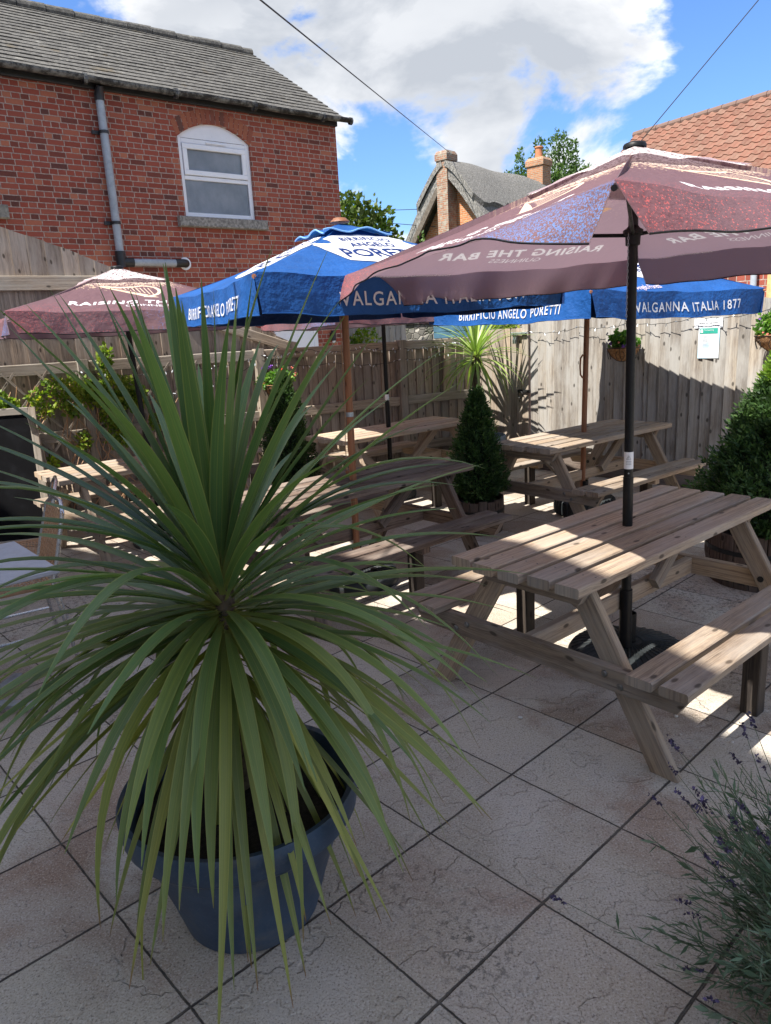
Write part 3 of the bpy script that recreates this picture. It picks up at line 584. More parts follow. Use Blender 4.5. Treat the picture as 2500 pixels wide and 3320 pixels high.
# ---------------- brick house ----------------
HF,HFd,HFn=frame((-.6,13.75,0),38)
def house():
    t=thing('brick_house','red brick house with slate roof, white arched window and downpipe','house',HF(-3,0,0),world=True)
    S0,S1,ZT=-13.,.12,5.36
    w0,w1,wb,ws,wt=-2.83,-1.60,3.60,4.74,4.97
    # facade with arched opening
    mb=MB()
    def q(pts): mb.quad([HF(s,0,z) for s,z in pts],[(s,z) for s,z in pts])
    q([(S0,0),(w0,0),(w0,ZT),(S0,ZT)]); q([(w1,0),(S1,0),(S1,ZT),(w1,ZT)]); q([(w0,0),(w1,0),(w1,wb),(w0,wb)])
    n=16; arc=[(w0+(w1-w0)*i/n, ws+(wt-ws)*(1-((2*i/n-1)**2))) for i in range(n+1)]
    for a,b in zip(arc[:-1],arc[1:]): q([a,b,(b[0],ZT),(a[0],ZT)])
    rv=.11
    ring=[(w0,wb)]+arc+[(w1,wb)]
    for a,b in zip(ring,ring[1:]+ring[:1]): mb.quad([HF(a[0],0,a[1]),HF(b[0],0,b[1]),HF(b[0],rv,b[1]),HF(a[0],rv,a[1])],[(a[0],a[1]),(b[0],b[1]),(b[0]+.1,b[1]),(a[0]+.1,a[1])])
    D=5.5; # gable ends + back
    g=[(0,0),(D,0),(D,ZT),(2.74,7.05),(0,ZT)]
    mb.quad([HF(S1,o,z) for o,z in g],[(o,z) for o,z in g]); mb.quad([HF(S0,o,z) for o,z in reversed(g)],[(o,z) for o,z in reversed(g)])
    mb.quad([HF(S1,D,0),HF(S0,D,0),HF(S0,D,ZT),HF(S1,D,ZT)],[(0,0),(13,0),(13,ZT),(0,ZT)])
    wall=mb.build('wall',M['brick'],t)
    # arch of brick voussoirs
    mb=MB(); nv=17
    kv=NT('arch_brick'); at=kv.n('ShaderNodeAttribute',attribute_name='bid').outputs['Fac']; kv.base(kv.mix(kv.rng(kv.noise(kv.coord(),40,4,.7),.3,.7,0,.5),kv.ramp(at,[(0,(.10,.05,.04)),(.15,(.27,.08,.05)),(1,(.40,.14,.07))]),(.2,.07,.045)),.85); kv.bump(kv.noise(kv.coord(),60,4),.5,.004)
    for i in range(nv):
        u=(i+.08)/nv; v=(i+.92)/nv
        def ap(u,h): s=w0-.02+(w1-w0+.04)*u; x=2*u-1; return HF(s+x*h*.35,-.004,ws+(wt-ws)*(1-x*x)+h)
        a,b,c,d=ap(u,.005),ap(v,.005),ap(v,.20),ap(u,.20); bk=[p+HFn*.02 for p in (a,b,c,d)]
        i0=len(mb.v); mb.v+=[a,b,c,d]+bk; bid=rnd.random()
        for f in ((0,1,2,3),(4,0,3,7),(1,5,6,2),(3,2,6,7),(4,5,1,0)): mb.face([i0+x for x in f],None,0,bid)
    arch=mb.build('brick_arch',kv.m,t)
    # window
    mb=MB(); fr=.07
    def bar(a,b,w=.07,tk=.06,o=.075): mb.board(HF(a[0],o,a[1]),HF(b[0],o,b[1]),w,tk,HFn,.006)
    e=.035
    bar((w0+e,wb),(w0+e,ws-.0)); bar((w1-e,wb),(w1-e,ws)); bar((w0+.07,wb+e),(w1-.07,wb+e)); bar((w0+.07,ws-.04),(w1-.07,ws-.04)); zm=wb+.575
    bar((w0+.07,zm),(w1-.07,zm),.06)
    hd=[(w0,ws)]+[(s,z) for s,z in arc[1:-1]]+[(w1,ws)]
    i0=len(mb.v); mb.v+=[HF(s,.05,z) for s,z in hd]; mb.face([i0+i for i in range(len(hd))])
    win=mb.build('window',M['pvc_white'],t)
    mb=MB()
    def sash(z0,z1,w=.075):
        for a,b in (((w0+.075,z0+w/2),(w1-.075,z0+w/2)),((w0+.075,z1-w/2),(w1-.075,z1-w/2))): mb.board(HF(a[0],.045,a[1]),HF(b[0],.045,b[1]),w,.04,HFn,.008)
        for s in (w0+.075+w/2,w1-.075-w/2): mb.board(HF(s,.045,z0+w),HF(s,.045,z1-w),w,.04,HFn,.008)
    sash(zm+.035,ws-.08); mb.board(HF(-2.36,.018,ws-.05),HF(-2.02,.018,ws-.05),.018,.02,HFn,.003); mb.build('sash',M['pvc_white'],win)
    for a,b in ((zm+.10,ws-.15),(wb+.06,zm-.03)):
        mb=MB(); mb.quad([HF(w0+.08,.07,a),HF(w1-.08,.07,a),HF(w1-.08,.07,b),HF(w0+.08,.07,b)]); mb.build('pane',M['frost'],win)
    mb=MB(); mb.board(HF(-2.98,-.02,wb-.085),HF(-1.45,-.02,wb-.085),.18,.15,(0,0,1),.012); mb.build('window_sill',M['sill'],t)
    mb=MB(); mb.board(HF(-5.85,-.02,3.52),HF(-5.38,-.02,3.52),.16,.17,(0,0,1),.012); mb.build('vent_block',M['lichen_stone'],t)
    # door and lamp below
    mb=MB(); d0,d1,dz=-1.42,-.62,1.83
    for a,b in (((d0,0),(d0,dz)),((d1,0),(d1,dz))): mb.board(HF(a[0],-.01,a[1]),HF(b[0],-.01,b[1]),.08,.06,HFn,.006)
    mb.board(HF(d0-.04,-.01,dz+.04),HF(d1+.04,-.01,dz+.04),.08,.06,HFn,.006); fr_=mb.build('door_frame',M['pvc_white'],t)
    mb=MB(); mb.board(HF((d0+d1)/2,-.004,0.01),HF((d0+d1)/2,-.004,dz),d1-d0-.08,.03,HFn,.004); mb.board(HF((d0+d1)/2,-.022,1.1),HF((d0+d1)/2,-.022,1.72),d1-d0-.28,.01,HFn,.004); mb.build('door',M['pvc_white'],t)
    mb=MB(); mb.tube([HF(-.27,-.08,1.60),HF(-.27,-.08,1.78)],.045,14); mb.board(HF(-.27,-.02,1.62),HF(-.27,-.02,1.74),.06,.06,HFn,.004); lm=mb.build('wall_lamp',M['pvc_black'],t)
    mb=MB(); mb.sphere(HF(-.27,-.08,1.59),.035,12,6); mb.build('lamp_lens',M['leadwhite'],lm)
    # roof: slates course by course
    mb=MB(); eave=Vector((0,-.16,5.30)); rid=Vector((0,2.74,7.13)); sl=(rid-eave); SL=sl.length; sl/=SL; nrm=Vector((0,-sl.z,sl.y)).normalized()
    rows=19; gz=SL/rows
    def RP(s,dd,h): p=eave+sl*dd+nrm*h; return HF(s,p.y,p.z)
    for r_ in range(rows):
        s=S0-.1-(r_%2)*.15
        while s<S1+.08:
            w=.30*rnd.uniform(.97,1.03); e=min(s+w-.005,S1+.08); a=max(s,S0-.1)
            if e-a>.02:
                d0_,d1_=r_*gz+rnd.uniform(-.006,.006),(r_+1)*gz+.07; hh=.022+rnd.uniform(0,.007)
                i=len(mb.v); mb.v+=[RP(a,d0_,hh),RP(e,d0_,hh+rnd.uniform(-.002,.003)),RP(e,min(d1_,SL),.006),RP(a,min(d1_,SL),.006),RP(a,d0_,hh-.012),RP(e,d0_,hh-.012),RP(a,min(d1_,SL),-.005),RP(e,min(d1_,SL),-.005)]; bid=rnd.random()
                for f in ((0,1,2,3),(4,5,1,0),(4,0,3,6),(1,5,7,2)): mb.face([i+x for x in f],None,0,bid)
            s+=w
    mb.quad([RP(S0-.1,0,-.02),RP(S1+.06,0,-.02),RP(S1+.06,SL,-.02),RP(S0-.1,SL,-.02)],bid=.2)
    b0=Vector((0,D+.16,5.30))
    mb.quad([HF(S1+.08,b0.y,b0.z),HF(S0-.1,b0.y,b0.z),HF(S0-.1,2.74,7.13),HF(S1+.08,2.74,7.13)],bid=.4)
    roof=mb.build('roof',M['slate'],t)
    mb=MB(); s=S0-.1
    while s<S1-.02:
        e=min(s+.45,S1+.06); z=7.15+rnd.uniform(-.008,.012); mb.tube([HF(s,2.74,z-.02),HF(e-.01,2.74,z-.015)],[.10,.105],12); s=e
    mb.build('ridge_tiles',M['slate'],roof)
    # gutter, fascia
    mb=MB(); n=9; prof=[(-.065*math.cos(PI*i/(n-1)),-.065*math.sin(PI*i/(n-1))) for i in range(n)]
    ss=list(np.linspace(S0,S1+.18,60))
    for i,s in enumerate(ss):
        dz=.008*math.sin(s*2.3)+.004*math.sin(s*7)
        for x,z in prof: mb.v.append(HF(s,-.21+x,5.29+z+dz))
    for i in range(len(ss)-1):
        for j in range(n-1): k=i*n+j; mb.face((k,k+1,k+n+1,k+n))
    mb.tube([HF(S1+.16,-.21,5.265),HF(S1+.20,-.21,5.265)],.062,12)
    for s in np.arange(-12,0,1.3): mb.tube([HF(s,-.21,5.255),HF(s+.05,-.21,5.255)],.074,10)
    kg=NT('old_iron_gutter'); v=kg.coord(); kg.base(kg.mix(kg.rng(kg.noise(v,7,6,.75),.42,.62),(.012,.012,.013),(.16,.165,.16)),.6); kg.bump(kg.noise(v,40,4),.5,.004)
    gt=mb.build('gutter',kg.m,t)
    mb=MB(); mb.board(HF(S0,-.035,5.27),HF(S1,-.035,5.27),.06,.15,(0,0,1),.004); mb.build('fascia',M['pvc_black'],t)
    # downpipe
    mb=MB(); s=-3.965; mb.tube([HF(s,-.09,5.13),HF(s,-.09,2.95)],.058,18); dp=mb.build('downpipe',M['pvc_grey'],t,True)
    for z in (4.62,3.42):
        mb=MB(); mb.tube([HF(s,-.09,z),HF(s,-.09,z+.04)],.066,18); mb.board(HF(s-.15,-.03,z+.02),HF(s-.05,-.03,z+.02),.03,.05,(0,0,1)); mb.build('pipe_clip',M['pvc_black'],dp,True)
    mb=MB(); mb.tube([HF(s,-.17,5.22),HF(s,-.09,5.12),HF(s,-.09,5.04)],[.045,.066,.066],16); mb.build('pipe_shoe',M['pvc_black'],dp,True)
    mb=MB(); mb.tube([HF(s,-.09,3.05),HF(s,-.09,2.83)],.072,18); mb.tube([HF(s-.02,-.09,2.90),HF(s+.18,-.09,2.90)],.066,16); mb.build('pipe_junction',M['pvc_black'],dp,True)
    mb=MB(); mb.tube([HF(s+.84,-.08,2.90),HF(s+.97,-.08,2.90),HF(s+1.02,-.05,2.90),HF(s+1.03,.0,2.90)],.062,14); mb.build('pipe_elbow',M['pvc_black'],dp,True)
    mb=MB(); mb.tube([HF(s+.14,-.08,2.90),HF(s+.88,-.08,2.90)],.054,14); mb.build('branch_pipe',M['pvc_grey'],dp,True)
    mb=MB(); mb.tube([HF(s+1.03,-.012,2.90),HF(s+1.03,.01,2.90)],.095,18); mb.build('pipe_collar',M['pvc_white'],dp)
house()

# ---------------- things behind the fence ----------------
def blob_leaves(name,blobs,n,size,mat,parent=None,org=None,flat=.0,up=.25,shell=.55,wid=.33):
    vol=np.array([b[3]*b[4]*b[5] for b in blobs])**.7; cnt=np.maximum(1,(n*vol/vol.sum()).astype(int)); B=[];A=[];Sd=[];V=[]
    for b,k in zip(blobs,cnt):
        d=runit(k); r=(nrg.random(k)**(1/3))*(1-shell)+shell*nrg.random(k)**.25; r=np.clip(r,0,1.05)
        lump=1+.16*np.sin(d[:,0]*5+b[0]*3)*np.sin(d[:,1]*6+b[1])+.12*np.sin(d[:,2]*7+b[2]*5)
        p=np.array(b[:3])+d*(r*lump)[:,None]*np.array(b[3:6]); a=d*.5+runit(k)*.8+np.array([0,0,up]); a/=np.linalg.norm(a,axis=1,keepdims=True)
        L=size*nrg.uniform(.6,1.3,k)[:,None]; B.append(p);A.append(a*L);Sd.append(perp(a)*L*wid)
        V.append(np.clip(nrg.normal(.5,.17,k)+.12*np.sin(p[:,0]*9/ (size*12))*np.sin(p[:,2]*8/(size*12)),0,1))
    return leaves(name,np.vstack(B),np.vstack(A),np.vstack(Sd),np.concatenate(V),mat,parent,org)
def cottage():
    CF,cd_,cn_=frame((3.3,30,0),-42)   # s along the gable, o back along the ridge
    t=thing('thatched_cottage','old cottage with orange brick gable and sculpted grey thatched roof, in the distance','cottage',CF(0,0,0),world=True)
    ap=7.80; hw=3.6; ez=2.6
    mb=MB(); g=[(-hw+.3,0),(hw-.3,0),(hw-.3,ez),(0,ap-.35),(-hw+.3,ez)]; mb.quad([CF(s,0,z) for s,z in g],[(s,z) for s,z in g]); g2=[(0,0),(9,0),(9,ez),(0,ez)]
    mb.quad([CF(hw-.3,o,z) for o,z in g2],g2); mb.quad([CF(-hw+.3,o,z) for o,z in reversed(g2)],list(reversed(g2))); mb.build('wall',M['brick_orange'],t)
    # thatch slopes with a curved profile
    def slope(sg,o0,o1,h,name,top=0.,bot=1.,edge=None,parent=None):
        mb=MB(); no,nz=28,14; lst=[]
        for i in range(no+1):
            o=o0+(o1-o0)*i/no
            b=bot if edge is None else edge(i/no)
            for j in range(nz+1):
                u=top+(b-top)*j/nz; s=sg*(hw*1.05*u**.92); z=ap-(ap-ez+.3)*u**1.12+h*math.sqrt(min(1,u*8+.25)); mb.v.append(CF(s+sg*h*.8,o,z+.04*math.sin(o*1.7+u*4)))
        for i in range(no):
            for j in range(nz): k=i*(nz+1)+j; mb.face((k,k+1,k+nz+2,k+nz+1) if sg>0 else (k,k+nz+1,k+nz+2,k+1))
        # thickness at the bottom and the gable end
        base=len(mb.v); drop=.30 if name=='thatch' else .16
        for i in range(no+1): v=mb.v[i*(nz+1)+nz]; mb.v.append(v+Vector((0,0,-drop))-cd_*sg*drop*.6)
        for i in range(no): a=i*(nz+1)+nz; mb.face((a,a+nz+1,base+i+1,base+i))
        b2=len(mb.v)
        for j in range(nz+1): v=mb.v[j]; mb.v.append(v+Vector((0,0,-drop*1.1))-cd_*sg*drop*.5)
        for j in range(nz): mb.face((j,j+1,b2+j+1,b2+j))
        return mb.build(name,M['thatch'],parent or t,True)
    th=slope(1,-.55,9,.0,'thatch'); slope(-1,-.55,9,.0,'thatch')
    sc=lambda u: .30+.07*abs(math.sin(u*9*PI/2))**.6+.02*math.sin(u*40)
    slope(1,-.65,9.1,.13,'ridge_thatch',0,.34,sc,th); slope(-1,-.65,9.1,.13,'ridge_thatch',0,.34,sc,th)
    mb=MB(); mb.board(CF(-hw*.97,-.5,ez+.0),CF(-.35,-.5,ap-.9),.12,.22,(0,0,1),.01); mb.build('barge_board',M['bark'],t)
    def stack(s,o,w,d,z0,z1,mat,nm,taper=0):
        mb=MB()
        def ring(w_,d_,z): return [CF(s-w_/2,o-d_/2,z),CF(s+w_/2,o-d_/2,z),CF(s+w_/2,o+d_/2,z),CF(s-w_/2,o+d_/2,z)]
        lv=[(w*1.7,d,z0),(w*1.6,d,z0+(z1-z0)*.45),(w,d,z0+(z1-z0)*.62),(w,d,z1-.35)] if taper else [(w,d,z0),(w,d,z1-.35)]
        lv+=[(w*1.15,d*1.15,z1-.34),(w*1.15,d*1.15,z1-.12),(w*.92,d*.92,z1)]
        for (a,b,c),(a2,b2,c2) in zip(lv[:-1],lv[1:]):
            r0,r1=ring(a,b,c),ring(a2,b2,c2)
            for i in range(4):
                j=(i+1)%4; L=(r0[j]-r0[i]).length; mb.quad([r0[i],r0[j],r1[j],r1[i]],[(i*3.1,c),(i*3.1+L,c),(i*3.1+L,c2),(i*3.1,c2)])
        mb.quad(ring(lv[-1][0],lv[-1][1],lv[-1][2])); return mb.build(nm,mat,t)
    stack(-.10,-.30,.50,.6,.0,8.20,M['brick_old'],'chimney',1)
    c2=stack(0,6.5,.78,.72,5.5,8.80,M['brick_chim'],'chimney')
    mb=MB(); mb.lathe([(.17,0),(.15,.45),(.19,.47),(.18,.52),(.02,.52)],14,CF(0,6.5,8.76)); mb.build('chimney_pot',M['terracotta'],c2)
cottage()
def right_house():
    F,d,n=frame((8.92,26,0),-57)
    t=thing('tiled_house','low building with orange-brown pantiled roof behind the big plum parasol','house',F(2,0,0),world=True)
    rz=7.55; L0,L1=-.02,17.; drop=3.5; run=4.25
    mb=MB(); cw,cl=.30,.305; SL=math.hypot(drop,run); rows=int(SL/cl); prof=[(0,0),(.10,.012),(.22,.045),(.36,.05),(.5,.03),(.62,.006),(.80,0),(1,0)]
    dz,dr=-drop/SL,-run/SL
    nx,nz_=run/SL*0,1
    for r_ in range(rows):
        a=r_*cl; b=a+cl+.05
        s=L0
        while s<L1:
            bid=rnd.random(); i=len(mb.v)
            for dd,h in ((a,.0),(b,.028),(b,.005)):
                for u,hh in prof: 
                    o=dr*dd; z=rz+dz*dd; k=hh+h; mb.v.append(F(s+u*cw,o-k*drop/SL,z+k*run/SL))
            m=len(prof)
            for rr in (0,1):
                for j in range(m-1): k=i+rr*m+j; mb.face((k,k+m,k+m+1,k+1),None,0,bid)
            s+=cw
    roof=mb.build('roof',M['pantile'],t)
    mb=MB(); s=L0-.05; m2=NT('brown_ridge_tile'); m2.base((.15,.09,.068),.7)
    while s<L1: mb.tube([F(s,.0,rz+.0),F(s+.44,.0,rz+.005)],[.115,.12],12); s+=.45
    mb.build('ridge_tiles',m2.m,roof)
    mb=MB(); g=[(-run+.12,0),(4.1,0),(4.1,4.3),(0,rz-.15),(-run+.12,rz-drop-.05)]; mb.quad([F(L0+.1,o,z) for o,z in g],g)
    w=[(L0+.1,0),(L1,0),(L1,rz-drop-.05),(L0+.1,rz-drop-.05)]; mb.quad([F(s,-run+.12,z) for s,z in w],w); mb.build('wall',M['brick'],t)
    mb=MB(); mb.quad([F(L0,0,rz),F(L1,0,rz),F(L1,4.3,rz-drop),F(L0,4.3,rz-drop)]); mb.build('rear_roof',M['pantile'],t)
    mb=MB(); mb.tube([F(L0,-run-.1,rz-drop-.02),F(L1,-run-.1,rz-drop-.02)],.06,10); mb.build('gutter',M['pvc_black'],t)
    # neighbour wall seen just over the fence at the right edge
    F2,d2,n2=frame((5.0,9.6,0),-50)
    t=thing('brick_outbuilding','bit of brick outbuilding with a grey downpipe over the fence at the right edge','building',F2(0,0,0),world=True)
    mb=MB(); w=[(-.75,0),(4,0),(4,2.35),(-.75,2.35)]; mb.quad([F2(s,0,z) for s,z in w],w); mb.quad([F2(-.75,3,0),F2(-.75,0,0),F2(-.75,0,2.35),F2(-.75,3,2.35)],[(0,0),(3,0),(3,2.35),(0,2.35)]); mb.quad([F2(-.75,0,2.35),F2(4,0,2.35),F2(4,3,2.35),F2(-.75,3,2.35)]); mb.build('wall',M['brick'],t)
    mb=MB(); mb.tube([F2(-.12,-.07,0),F2(-.12,-.07,2.4)],.04,12); mb.build('downpipe',M['pvc_grey'],t,True)
    mb=MB(); mb.board(F2(.05,-.05,1.95),F2(1.6,-.05,1.95),.05,.5,(0,0,1),.01); mb.build('timber_panel',M['timber_yellow'],t)
right_house()
def beyond():
    # pale fence beyond
    F,d,n=frame((-1.0,16.4,0),12)
    t=thing('distant_fence','pale distant boarded fence beyond the yard, beside the flint wall','fence',F(0,0,0),world=True)
    mb=MB(); wedge_boards(mb,F,-.6,1.7,.13,0,lambda s:1.95,0); mb.build('board_panel',M['far_fence'],t)
    t=thing('flint_outbuilding','mossy flint-stone outbuilding wall with a blue boarded door, behind the small cordyline','building',(1.6,20,0),world=True)
    F,d,n=frame((.55,20,0),-4); mb=MB(); mb.board(F(0,0,.93),F(5.2,0,.93),.4,1.86,(0,0,1),.02); mb.build('wall',M['rubble'],t)
    mb=MB(); mb.board(F(-.1,0,1.92),F(5.3,0,1.92),.5,.12,(0,0,1),.02); mb.build('coping',M['sill'],t)
    mb=MB(); [mb.board(F(1.0+i*.0,-.24,.1+i*.16),F(2.5,-.24,.1+i*.16),.05,.15,(0,0,1),.006) for i in range(11)]; mb.build('door',M['blue_paint'],t)
    mb=MB(); mb.tube([F(4.4,-.3,0),F(4.4,-.3,2.0)],.05,10); mb.build('rusty_post',M['terracotta'],t)
    t=thing('ivy_shrub','small leafy green shrub against the distant pale fence','shrub',(-.45,15.9,0),world=True)
    blob_leaves('foliage',[(-.45,16,1.2,.4,.25,.55),(-.2,16,1.55,.3,.2,.3)],900,.09,M['climber_leaf'],t)
    t=thing('wall_shrub','small light green shrub on top of the flint wall behind the gate','shrub',(3.3,19,0),world=True); blob_leaves('foliage',[(3.3,19,1.75,.35,.3,.25)],400,.09,M['climber_leaf'],t)
    # trees
    def tree(nm,label,base,blobs,n,size,mat,trunk_r,limbs,**kw):
        t=thing(nm,label,'tree',base,world=True); blob_leaves('crown',blobs,n,size,mat,t,**kw)
        mb=MB(); b=Vector(base); top=Vector(limbs[0]); mb.tube([b,b.lerp(top,.5)+Vector((.15,0,0)),top],[trunk_r,trunk_r*.8,trunk_r*.35],10)
        for l in limbs[1:]: mb.tube([b.lerp(top,.55),b.lerp(top,.7).lerp(Vector(l),.5),Vector(l)],[trunk_r*.45,trunk_r*.3,.02],7)
        mb.build('trunk',M['bark'],t,True)
    tree('maple_tree','round olive-green tree right beside the brick house corner',(-.4,22,0),[(-.75,21.5,4.55,1.1,1,1.0),(-.1,21.8,4.3,.95,1,.85),(.45,22,3.7,.7,.8,.75),(-.6,22,3.4,1.2,1,1.1),(.95,22,3.3,.42,.5,.6)],5200,.17,M['tree_leaf'],.16,[(-.4,22,4.2),(-1,21.6,4.3),(.3,22,4.0),(.8,22,3.5)],shell=.6)
    bl=[]
    for i,(x,z,w,h_) in enumerate([(7.0,5.6,.95,1.7),(7.9,6.2,.85,2.0),(8.7,6.5,.7,2.1),(9.5,6.7,.75,2.3),(10.3,6.5,.85,2.3),(11.0,6.3,.8,2.2),(11.8,5.6,.7,1.6),(8.5,4,2.0,2),(10.5,4,2.0,2)]): bl.append((x*.93,38,z+1.0,w,w,h_))
    for x,z in [(8.0,8.3),(9.0,8.8),(9.9,9.0),(10.3,8.9),(10.8,8.6),(7.3,7.3),(11.5,7.5)]: bl.append((x*.93,38,z+.95,.22,.22,.75))
    tree('birch_tree','tall feathery green birch rising behind the thatched cottage',(8.6,38,0),bl,42000,.15,M['birch_leaf'],.25,[(8.8,38,9),(7.6,38,8),(10,38,8.5)],shell=.35,up=.6,wid=.28)
    tree('far_sapling','thin sparse sapling between the maple and the cottage',(1.4,27,0),[(1.2,27,3.9,.25,.25,.8),(1.75,27,4.2,.2,.2,.8),(1.5,27,3.2,.5,.3,.6)],500,.13,M['birch_leaf'],.05,[(1.5,27,4.4)],shell=.2,up=.7)
beyond()
def wires():
    def sag(a,b,s,n=24): a,b=Vector(a),Vector(b); return [a.lerp(b,i/n)+Vector((0,0,-s*4*(i/n)*(1-i/n))) for i in range(n+1)]
    for nm,l,a,b,s,r_ in [('overhead_cable','long black overhead cable dropping from the upper left to the cottage chimney',(-2.42,.2,3.72),(3.2,29.9,8.15),.0,.009),
        ('overhead_cable','black overhead cable from the top right corner down behind the big parasol',(10.3,12.2,10.9),(3.86,14.2,3.6),.0,.008),
        ('overhead_cable','upper thin horizontal cable between the house and the cottage',(-8,30,6.5),(9,33,6.6),.05,.012),('overhead_cable','lower thin horizontal cable between the house and the cottage',(-8,30,6.9),(9,31,4.9),.0,.012)]:
        mb=MB(); mb.tube(sag(a,b,s),r_,6); tag(mb.build(nm,M['wire'],None,True),l,'cable','overhead cables')
wires()
def pub():
    # the building behind the photographer whose shade covers the near yard
    t=thing('rendered_building','cream rendered building beside and behind the near end of the yard','building',(-5,0,0),world=True)
    P=[(-10.28,6.17),(-5.78,3.12),(-4.38,2.22),(-2.50,.77),(-2.20,.13),(-.13,-4.58),(-7,-7),(-13,-1)]; H=6.5
    mb=MB()
    for a,b in zip(P,P[1:]+P[:1]): mb.quad([(*b,0),(*a,0),(*a,H),(*b,H)])
    mb.build('wall',M['render'],t)
    mb=MB(); mb.quad([(*p,H) for p in P]); mb.build('roof',M['slate'],t)
pub()
#---PART3---
# ---------------- picnic tables ----------------
def make_table(loc,rz,label):
    t=thing('picnic_table',label,'picnic table',loc,rz,'timber picnic tables in the yard')
    W=M['table_wood']; w=.107; g=.0285
    mb=MB()
    for i in range(5):
        y=(i-2)*(w+g); e=rnd.uniform(-.018,.018); mb.board((-.89+e,y,.722),(.89+e*.5,y,.722),w,.042,(0,0,1),.005)
    for i in range(5):
        for x in (-.735,-.02,.735):
            for dy in (-.028,.03):
                if x==-.02 and i==2: continue
                c0=Vector((x+rnd.uniform(-.006,.006),(i-2)*(w+g)+dy+rnd.uniform(-.004,.004),.7435)); n0=len(mb.v); r0=.0042
                mb.v+=[c0+Vector((r0*math.cos(a),r0*math.sin(a),0)) for a in np.linspace(0,2*PI,8,endpoint=False)]; mb.face(range(n0,n0+8),None,1,0.)
    mb.build('tabletop',[W,M['iron']],t)
    for sg in (-1,1):
        mb=MB()
        for k,y in enumerate((.545,.675)): mb.board((-.825+rnd.uniform(-.012,.012),sg*y,.422),(.825,sg*y,.422),.108,.038,(0,0,1),.006)
        mb.build('bench_seat',W,t)
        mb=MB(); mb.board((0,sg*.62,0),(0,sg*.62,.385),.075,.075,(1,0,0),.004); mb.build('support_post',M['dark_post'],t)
        mb=MB(); mb.board((0,sg*.49,.384),(0,sg*.72,.384),.07,.035,(0,0,1),.004); mb.build('seat_block',W,t)
    for sx in (-1,1):
        mb=MB(); mb.board((sx*.735,-.285,.660),(sx*.735,.285,.660),.045,.085,(0,0,1),.004,cut0=.05,cut1=.05)
        b=mb.build('top_beam',W,t)
        mb=MB(); mb.board((sx*.735,-.715,.355),(sx*.735,.715,.355),.045,.095,(0,0,1),.004,cut0=.06,cut1=.06); b=mb.build('seat_beam',W,t)
        for y in (.43,.36):
            for sy in (-1,1):
                m2=MB(); z=.355+(.018 if y<.4 else -.018); x=sx*.735
                m2.lathe([(.001,.008),(.010,.007),(.014,.001),(.014,0),(.001,0)],10)
                for i,v in enumerate(m2.v): m2.v[i]=Vector((x+sx*(.0235+v.z),sy*y+v.x,z+v.y))
                m2.build('bolt',M['bolt'],b,True)
                m3=MB(); m3.lathe([(.001,.004),(.016,.004),(.016,0),(.001,0)],10)
                for i,v in enumerate(m3.v): m3.v[i]=Vector((sx*.665-sx*(.0005+v.z)*1,sy*y+v.x,z+v.y))
                m3.build('bolt',M['iron'],b,True)
        for sy in (-1,1):
            mb=MB(); a=Vector((sx*.688,sy*.60,-.012)); q=Vector((sx*.688,sy*.185,.702)); d=(q-a).normalized()
            mb.board(a,q,.098,.045,(1,0,0),.005)
            for i,v in enumerate(mb.v):   # cut the ends level
                if v.z<.06: k=(0.001-v.z)/d.z; mb.v[i]=v+d*k
                elif v.z>.64: k=(.702-v.z)/d.z; mb.v[i]=v+d*k
            mb.build('leg',W,t)
        mb=MB(); mb.board((sx*.26,0,.375),(sx*.66,0,.690),.075,.042,(0,1,0),.004)
        mb.build('brace',W,t)
    mb=MB(); mb.board((-.71,.045,.355),(.71,.045,.355),.042,.090,(0,0,1),.004); mb.build('stretcher',W,t)
    return t
TR=R(40.4)
t1=make_table((1.157,3.328,0),TR,'nearest picnic table, front right, black parasol pole through it and part sunlit')
bpy.context.view_layer.update()
dup(t1,(1.80,6.38,0),R(38.5),'sun-bleached picnic table in front of the pale fence with a wooden parasol pole through it')
dup(t1,(.12,7.45,0),R(39.5),'far middle picnic table by the brown fence behind the dark table',{'weathered_pine':M['table_new']})
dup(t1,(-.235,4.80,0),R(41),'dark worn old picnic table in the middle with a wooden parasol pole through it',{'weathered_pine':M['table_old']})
dup(t1,(-1.98,6.20,0),R(40),'far left picnic table beside the climber, partly hidden by the big cordyline')

